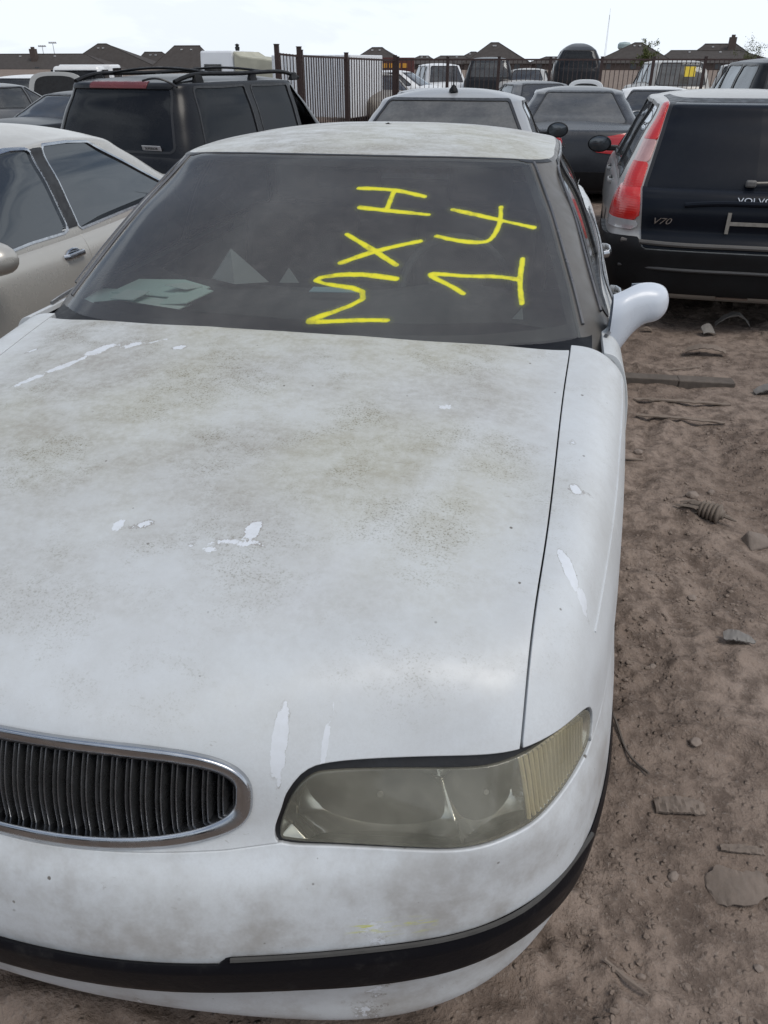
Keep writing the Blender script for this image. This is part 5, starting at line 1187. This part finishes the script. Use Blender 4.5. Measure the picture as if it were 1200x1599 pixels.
paper([(-.52, 1.70), (-.44, 1.69), (-.42, 1.775), (-.49, 1.80)], .982, 'curled paper slip at the back of the dashboard pile', M_PAPW, (-.12, .10, 0))
paper([(-.05, 1.755), (.10, 1.765), (.105, 1.80), (-.045, 1.79)], .985, 'narrow pale blue slip on the middle of the dashboard', simple('blue_paper', (.32, .50, .58), .7, var=.2), (.2, 0, 0))
b = MB(); b.add([(-.105, .03, 0), (.0, -.03, 0), (.105, .02, 0), (-.035, .05, .098), (-.10, .035, 0), (.004, -.022, 0), (.10, .026, 0), (-.033, .056, .096)], [(0, 1, 3), (1, 2, 3), (5, 4, 7), (6, 5, 7), (0, 4, 5, 1), (1, 5, 6, 2), (2, 6, 7, 3), (3, 7, 4, 0)])
o = b.build('folded_card', M_CARD, None); o.location = (-.335, 1.87, .972); tag(o, 'folded grey card standing like a tent on the dashboard', 'card')
b = MB(); b.add([(-.03, 0, 0), (.035, .01, 0), (.0, .02, .045), (-.03, .006, 0), (.035, .016, 0), (.0, .026, .045)], [(0, 1, 2), (5, 4, 3), (0, 3, 4, 1), (1, 4, 5, 2), (2, 5, 3, 0)])
o = b.build('card_scrap', M_CARD, None); o.location = (-.165, 1.89, .972); tag(o, 'small pointed card scrap right of the folded card', 'card')
b = MB(); b.add([(-.02, 0, 0), (.012, 0, 0), (.006, .01, .03), (-.02, .005, 0), (.012, .005, 0), (.006, .015, .03)], [(0, 1, 2), (5, 4, 3), (0, 3, 4, 1), (1, 4, 5, 2), (2, 5, 3, 0)])
o = b.build('paper_scrap', M_CARD, None); o.location = (.62, 1.63, .968); tag(o, 'tiny paper scrap low behind the driver side of the windshield', 'paper')
# ================================================================ fences
M_IRON = simple('brown_painted_iron', (.050, .030, .027), .6, .2, var=.4, scale=12)
def iron_fence(name, label, pts, hts, sp, th=.018, post=.075, extra=.10):
    f = thing(name, label, 'fence', (pts[0][0], pts[0][1], 0)); o0 = np.array([pts[0][0], pts[0][1]])
    pm = MB(); pm.box((0, 0, .5), (th, th, 1.0)); pme = None
    for i, (p, h) in enumerate(zip(pts, hts)):
        q = np.array(p)-o0; b = MB(); b.box((0, 0, (h+extra)/2), (post, post, h+extra)); b.box((0, 0, h+extra+.008), (post*1.15, post*1.15, .016)); po = b.build('post', M_IRON, f); po.location = (q[0], q[1], 0)
    for (a, ha), (c, hc) in zip(list(zip(pts, hts))[:-1], list(zip(pts, hts))[1:]):
        a = np.array(a)-o0; c = np.array(c)-o0; L_ = np.linalg.norm(c-a); an = math.atan2(c[1]-a[1], c[0]-a[0])
        for zf in (.985, .12):
            b = MB(); b.box((L_/2, 0, 0), (L_-post-.004, .035, .04)); r = b.build('rail', M_IRON, f); r.location = (a[0], a[1], (ha+hc)/2*zf); r.rotation_euler = (0, -math.atan2((hc-ha)*zf, L_), an)
        n = max(2, int(L_/sp))
        for k in range(1, n):
            t = k/n; p = a+(c-a)*t; h = ha+(hc-ha)*t
            if pme is None: po = pm.build('picket', M_IRON, f); pme = po.data
            else: po = link(bpy.data.objects.new('picket', pme), f)
            po.location = (p[0], p[1], .03); po.scale = (1, 1, h-.05); po.rotation_euler = (0, 0, an)
iron_fence('iron_gate', 'short brown iron gate section with the tallest post, left of the ribbed white trailer', [(-5.36, 17.6), (-4.99, 18.0)], [1.84, 1.80], .075, .016, .09, .12)
iron_fence('iron_fence', 'brown iron picket fence in front of the ribbed white trailer', [(-4.97, 18.05), (-4.436, 20.0), (-3.64, 22.0)], [1.80, 1.77, 1.73], .105, .020, .085, .06)
pr = [(-3.575, 22.03)]+[(x, 22.05+.20*(x+3.575)/1.0*.9) for x in np.arange(-2.3, 9.5, 1.30)]
iron_fence('iron_fence', 'long brown iron picket fence running right behind the row of cars', pr, [1.73]*len(pr), .115, .015, .075, .03)
# ================================================================ trailers and trucks
M_TW = carpaint('trailer_white', (.72, .74, .77), .4, 0, .2, (.45, .43, .38)); M_TG = simple('mildewed_cover', (.42, .41, .33), .8, var=.35, scale=2.5)
tr_ = thing('box_trailer', 'white ribbed box trailer behind the iron pickets', 'trailer', (-6.1, 24.5, 0), R_(-12))
b = MB(); b.box((0, 0, 1.05), (2.5, 2.2, 1.55)); b.build('box', M_TW, tr_, False, .02)
for k in range(12):
    b = MB(); b.box((-1.15+k*.21, -1.115, 1.05), (.05, .03, 1.5)); b.build('rib', M_TW, tr_)
wheel(tr_, -.9, .2, .32, .2, -1); wheel(tr_, .9, .2, .32, .2, 1)
rv = thing('camper', 'white camper with mildewed sloping cover behind the black sport utility roof', 'camper', (-11.0, 31.0, 0), R_(-8))
b = MB(); b.box((-.75, 0, 1.15), (1.5, 2.0, 1.75), taper=.9); b.build('cabin', M_TW, rv, False, .06)
b = MB(); b.prism([(-.0, .4), (2.3, .4), (2.45, 1.45), (2.2, 1.62), (1.2, 1.78), (.3, 1.86), (0, 2.02)], -1.0, 1.0, Matrix(((1, 0, 0, 0), (0, 0, 1, 0), (0, 1, 0, 0), (0, 0, 0, 1)))); b.build('cover', M_TG, rv, False, .05)
b = MB(); b.lathe([(.07, 0), (.09, .12), (.05, .16), (.09, .2), (.02, .24)], 'Z', (-.35, 0, 2.02), 12); b.build('roof_vent', M_DARK, rv, True)
b = MB(); b.box((-.9, -.97, 1.35), (.7, .03, .5)); b.build('window', G_STD, rv); wheel(rv, -.8, .5, .3, .2, -1); wheel(rv, .8, .5, .3, .2, 1)
pk = thing('camper_pickup', 'white pickup with a windowed camper shell at the far left', 'pickup', (-14.6, 25.6, -.25), R_(20))
b = MB(); b.box((0, 0, .85), (1.9, 5.0, .75)); b.build('body', P_WHITE, pk, False, .08)
b = MB(); b.box((0, -.6, 1.50), (1.65, 1.5, .60), taper=.82); b.build('cab', P_WHITE, pk, False, .08)
b = MB(); b.box((0, 1.35, 1.53), (1.8, 2.2, .62), taper=.92); b.build('camper_shell', P_WHITE, pk, False, .05)
for y in (.85, 1.75):
    for s in (1, -1): b = MB(); b.box((s*.875, y, 1.56), (.03, .75, .36)); b.build('shell_window', G_DARK, pk)
for s in (1, -1): b = MB(); b.box((s*.77, -.6, 1.52), (.06, .9, .36)); b.build('side_window', G_DARK, pk); wheel(pk, s*.82, -1.6, .34, .22, s); wheel(pk, s*.82, 1.5, .34, .22, s)
b = MB(); b.box((0, -1.31, 1.5), (1.25, .05, .38)); b.build('windshield', G_DARK, pk)
def raised_panel(parent, w, h, loc, rx, m, inner=M_DARK, th=.06, turn=0):
    o = bpy.data.objects.new('raised_lid', None); link(o, parent); o.location = loc; o.rotation_euler = (rx, 0, turn)
    P = smooth_poly([(-w/2, 0), (-w/2, h*.55), (-w*.38, h*.92), (0, h), (w*.38, h*.92), (w/2, h*.55), (w/2, 0), (0, -.02)], 5)
    MX = Matrix(((1, 0, 0, 0), (0, 0, 1, 0), (0, 1, 0, 0), (0, 0, 0, 1)))
    MB().prism(P, 0, th, MX).build('lid_skin', m, o, False, .01)
    c = np.array([0, h*.47]); MB().prism(c+(P-c)*np.array([.80, .80]), -.03, .004, MX).build('lid_lining', inner, o, False, .01)
r_, *_ = far('grey_open_car', 'grey car with its bonnet raised showing the dark lining, far left', 'car', -12.0, 20.4, -.28, 10, P_SILV2)
raised_panel(r_, 1.45, .85, (0, -1.05, .88), R_(-8), P_SILV2)
r_, *_ = far('white_open_car', 'white car with raised lid showing its dark opening, right of the round-topped van', 'car', 1.50, 19.6, -.30, 172, P_WHITE)
raised_panel(r_, .80, .72, (0.15, 1.60, .92), R_(-8), P_WHITE, turn=math.pi); 
b = MB(); b.box((.75, 1.9, 1.1), (.12, .3, .6), taper=.4); b.build('bent_door_edge', P_WHITE, r_, False, .02)
r_, *_ = far('white_hatch_car', 'white car with its lid up just left of the silver minivan', 'car', 2.75, 20.2, -.35, 188, P_WHITE); raised_panel(r_, 1.1, .62, (0, 1.6, .95), R_(-25), P_WHITE, turn=math.pi)
b = MB(); b.box((0, 0, 0), (.30, .012, .26)); o = b.build('yellow_tag', simple('yellow_tag', (.75, .55, .04), .6, var=.2), None); o.location = (4.15, 25.62, 1.42); o.rotation_euler = (R_(-18), 0, 0); tag(o, 'yellow tag on the rear glass of the silver minivan', 'tag')
sg = thing('sign_board', 'dark maroon board with orange marks behind the fence', 'sign', (-6.1, 34.0, 0))
b = MB(); b.box((0, 0, 1.45), (1.9, .08, .75)); b.build('board', simple('maroon_board', (.10, .03, .025), .6), sg)
for k in range(5): b = MB(); b.box((-.5+k*.27, -.05, 1.55), (.18, .02, .16)); b.build('marking', simple('orange_marks', (.65, .30, .03), .5, var=.2), sg)
for x in (-.8, .8): b = MB(); b.box((x, .08, .6), (.08, .08, 1.2)); b.build('post', M_IRON, sg)
# ================================================================ houses on the skyline
HS = 1.35; HY = 200*HS
def hx(x): return .677+(x-.677)*HS
def hz(z): return 1.61+(z-1.61)*HS
M_ROOF = simple('brown_shingle_roof', (.056, .048, .044), .9, var=.25, scale=.4); M_BRICK = simple('brown_brick_wall', (.085, .063, .054), .9, var=.3, scale=.6); M_HWIN = simple('house_window', (.05, .055, .06), .15, var=.2); M_VENT = simple('roof_vent_metal', (.5, .5, .5), .4, var=.2)
def house(label, x0, x1, r0, r1, zr, ze=1.55, depth=14, chim=None, dy=0, gable=False):
    x0, x1, r0, r1 = hx(x0), hx(x1), hx(r0), hx(r1); zr, ze = hz(zr), hz(ze); c = (x0+x1)/2; Y = HY+dy
    h = thing('house', label, 'house', (c, Y, 0)); a, d = x0-c, x1-c; e, f = r0-c, r1-c; D = depth
    b = MB(); b.box((0, D/2, ze/2), (x1-x0-.8, D-.8, ze)); b.build('wall', M_BRICK, h)
    t = .18; V = [(a, 0, ze), (d, 0, ze), (d, D, ze), (a, D, ze), (e, D*.5, zr), (f, D*.5, zr)]; V2 = [(x, y, z-t) for x, y, z in V[:4]]
    b = MB(); b.add(V+V2, [(0, 1, 5, 4), (1, 2, 5), (2, 3, 4, 5), (3, 0, 4), (0, 6, 7, 1), (1, 7, 8, 2), (2, 8, 9, 3), (3, 9, 6, 0), (9, 8, 7, 6)]); rf_ = b.build('roof', M_ROOF, h)
    b = MB(); b.tube([(e, D*.5, zr+.02), (f, D*.5, zr+.02)], .16, 5); b.tube([(a, 0, ze+.02), (e, D*.5, zr+.02)], .12, 5); b.tube([(d, 0, ze+.02), (f, D*.5, zr+.02)], .12, 5); b.build('ridge_cap', M_ROOF, rf_)
    for k in range(2):
        x = e+(f-e)*(.3+.4*k)+RNG.uniform(-1, 1); b = MB(); b.box((x, D*.5-1.2, zr-(zr-ze)*1.2/(D*.5)+.15), (.6, .6, .35)); b.build('roof_vent', M_VENT, rf_)
    for k in range(3):
        x = a+(d-a)*(.2+.3*k); w = MB(); w.box((x, .38, ze*.5), (1.6, .1, 1.3)); w.build('window', M_HWIN, h)
    if chim is not None:
        q = hx(chim)-c; b = MB(); b.box((q, D*.3, zr*.55+.6), (2.0, 1.6, zr*1.1+.9)); b.box((q, D*.3, zr*1.12+1.2), (1.0, .8, .7)); b.build('chimney', M_BRICK, h)
house('long brown roofed house with a chimney at the far left edge', -150, -108, -143, -118, 3.75, .5, 14, -131)
house('brown house with the tallest peaked roof left of the sport utility', -127, -99, -118, -115.5, 6.05, .5, 13, None, 10)
house('brown house with flat ridge beside the tallest left peak', -112, -97, -109.5, -104.5, 4.3, .5, 12, None, 22)
house('brown house whose roof shows over the camper at left', -98.5, -83.5, -93.5, -86.8, 5.4, .6, 13)
house('brown house with peaked roof over the ribbed white trailer', -49, -35.5, -44, -41.5, 4.88, 1.6, 13)
house('small brown roof directly behind the sign board and white sedan', -38, -29, -34.5, -32.2, 3.25, 1.6, 12, None, 15)
house('brown house with a long low ridge behind the roof aerial', -31.5, -18, -28.5, -23, 3.2, 1.6, 14, None, 6)
house('small brown peaked roof between the low ridge and the tall peak', -27, -15, -22.3, -21, 4.1, 1.6, 12, None, 20)
house('brown house with the tall central peak right of the roof aerial', -22, -6.8, -16.4, -14.6, 5.75, 1.7, 14)
house('low brown roof behind the round-topped van', -8, 6, -4, 1, 3.0, 1.7, 12, None, 12)
house('brown peaked house beside the water tower', 6.5, 24, 15.2, 16.8, 5.6, 1.8, 14)
house('wide brown house with stepped ridge at the right edge', 20.5, 46, 23.5, 38, 4.15, 1.8, 15, None, 4)
house('upper brown roof of the right edge, with a chimney', 27, 43.5, 31.5, 38.2, 5.5, 1.9, 13, 37.0, 14)
# water tower, mast, floodlights
wt_ = thing('water_tower', 'pale green round water tower on the skyline', 'water tower', (37.0, 600, 0)); M_WT = simple('pale_green_steel', (.30, .38, .38), .6, var=.15)
MB().lathe([(.1, 13.9), (3.2, 13.5), (4.1, 12.5), (4.1, 10.6), (3.2, 9.6), (1.2, 9.2), (.9, 8.5)], 'Z', n=24).build('tank', M_WT, wt_, True)
MB().lathe([(.9, 9.0), (.8, 4), (1.3, 0)], 'Z', n=16).build('column', M_WT, wt_, True)
ms = thing('radio_mast', 'thin lattice radio mast rising against the sky', 'mast', (21.3, 500, 0)); M_MAST = simple('galvanised_steel', (.42, .44, .46), .5, .4, var=.15)
for k in range(3): a = k*2.1; MB().tube([(.5*math.cos(a), .5*math.sin(a), 0), (.16*math.cos(a), .16*math.sin(a), 24)], .07, 5).build('leg', M_MAST, ms)
b = MB(); b.tube([(0, 0, 22), (0, 0, 27)], .06, 5); b.build('tip', M_MAST, ms)
for x, z, lab in ((-253, 9.0, 'left floodlight mast over the long roofed house'), (-247, 10.4, 'right floodlight mast over the long roofed house')):
    f = thing('floodlight_mast', lab, 'floodlight', (x, 400, 0)); MB().tube([(0, 0, 0), (0, 0, z)], [.25, .14], 6).build('pole', M_MAST, f)
    b = MB(); b.box((0, 0, z), (4.2, .3, .35)); b.build('lamp_bar', M_MAST, f)
    for k in range(4): b = MB(); b.box((-1.6+k*1.07, -.2, z+.35), (.7, .3, .4)); b.build('lamp', M_VENT, f)
# ================================================================ plants
def leaf_mat(n, a, b):
    t = NT(n); return t.done(t.pbr(t.mix(t.noise(3, 3), a, b), .7, spec=.2))
M_LEAF = leaf_mat('weed_leaf', (.035, .065, .018), (.075, .11, .03)); M_TLEAF = leaf_mat('tree_leaf', (.045, .065, .02), (.11, .12, .035)); M_BARK = simple('bark', (.10, .08, .065), .9, var=.3)
def weed(name, label, loc, h, n, spread):
    w = thing(name, label, 'plant', loc); st = MB(); lf = MB()
    for k in range(n):
        a = RNG.uniform(0, 6.28); s = RNG.uniform(.1, 1)*spread; hh = h*RNG.uniform(.45, 1); p = [(s*.2*math.cos(a), s*.2*math.sin(a), 0), (s*.6*math.cos(a), s*.6*math.sin(a), hh*.6), (s*math.cos(a), s*math.sin(a), hh)]
        st.tube(p, [.008, .006, .003], 4)
        for q in range(16):
            t = RNG.uniform(.2, 1); c = np.array(p[1])*(1-t)+np.array(p[2])*t if t > .5 else np.array(p[0])*(1-t*2)+np.array(p[1])*t*2
            d = RNG.normal(size=3); d /= np.linalg.norm(d); e = np.cross(d, RNG.normal(size=3)); e /= np.linalg.norm(e); l = RNG.uniform(.03, .075); lf.add([c, c+d*l*.5+e*l*.22, c+d*l, c+d*l*.5-e*l*.22], [(0, 1, 2, 3)])
    st.build('stems', M_LEAF, w); o = lf.build('leaves', M_LEAF, w); o['kind'] = 'stuff'
weed('weed', 'green weed growing between the parked cars left of the estate roof', (2.2, 12.4, 0), 1.18, 26, .42)
weed('weed', 'low green weed between the champagne sedan and the black sedan', (-6.0, 10.3, 0), .95, 22, .40)
def tree(label, x, y, h, r, zc):
    t = thing('tree', label, 'tree', (x, y, 0)); MB().tube([(0, 0, 0), (.1, 0, h*.35), (-.05, .1, h*.75)], [.22, .15, .05], 7).build('trunk', M_BARK, t, True)
    b = MB()
    for k in range(5): a = k*1.25; b.tube([(0, 0, h*(.3+.06*k)), (r*.7*math.cos(a), r*.7*math.sin(a), h*(.55+.05*k))], [.08, .02], 5)
    b.build('limbs', M_BARK, t); lf = MB()
    cl = [(RNG.normal(size=3)*np.array([r*.45, r*.45, zc*.4])+np.array([0, 0, h-zc*.6])) for _ in range(26)]
    for c in cl:
        for q in range(60):
            p = c+RNG.normal(size=3)*r*.17; d = RNG.normal(size=3); d /= np.linalg.norm(d); e = np.cross(d, RNG.normal(size=3)); e /= np.linalg.norm(e); l = RNG.uniform(.15, .35); lf.add([p, p+d*l*.5+e*l*.3, p+d*l, p+d*l*.5-e*l*.3], [(0, 1, 2, 3)])
    o = lf.build('crown', M_TLEAF, t); o['kind'] = 'stuff'
tree('yellow-green tree in front of the house beside the water tower', 13.6, 150, 3.9, 1.4, 2.2)
tree('green tree over the roof at the right edge', 44.0, 225, 5.0, 3.0, 2.8)

# tree belt behind the yard (behind the camera), seen as the dark skyline in the car windows
tb_ = MB()
for k in range(5200):
    x = RNG.uniform(-45, 45); y = -26+RNG.uniform(-2, 2)-.004*x*x; z = RNG.uniform(0, 1)**.8*(4.0+1.5*math.sin(x*.7)+1.0*math.sin(x*1.9)); c = np.array([x, y, z])
    d = RNG.normal(size=3); d /= np.linalg.norm(d); e = np.cross(d, RNG.normal(size=3)); e /= np.linalg.norm(e); l = RNG.uniform(.5, 1.0); tb_.add([c, c+d*l*.5+e*l*.35, c+d*l, c+d*l*.5-e*l*.35], [(0, 1, 2, 3)])
tag(tb_.build('tree_belt', M_TLEAF), 'dark belt of trees closing the yard behind the facing row', 'trees', kind='stuff')
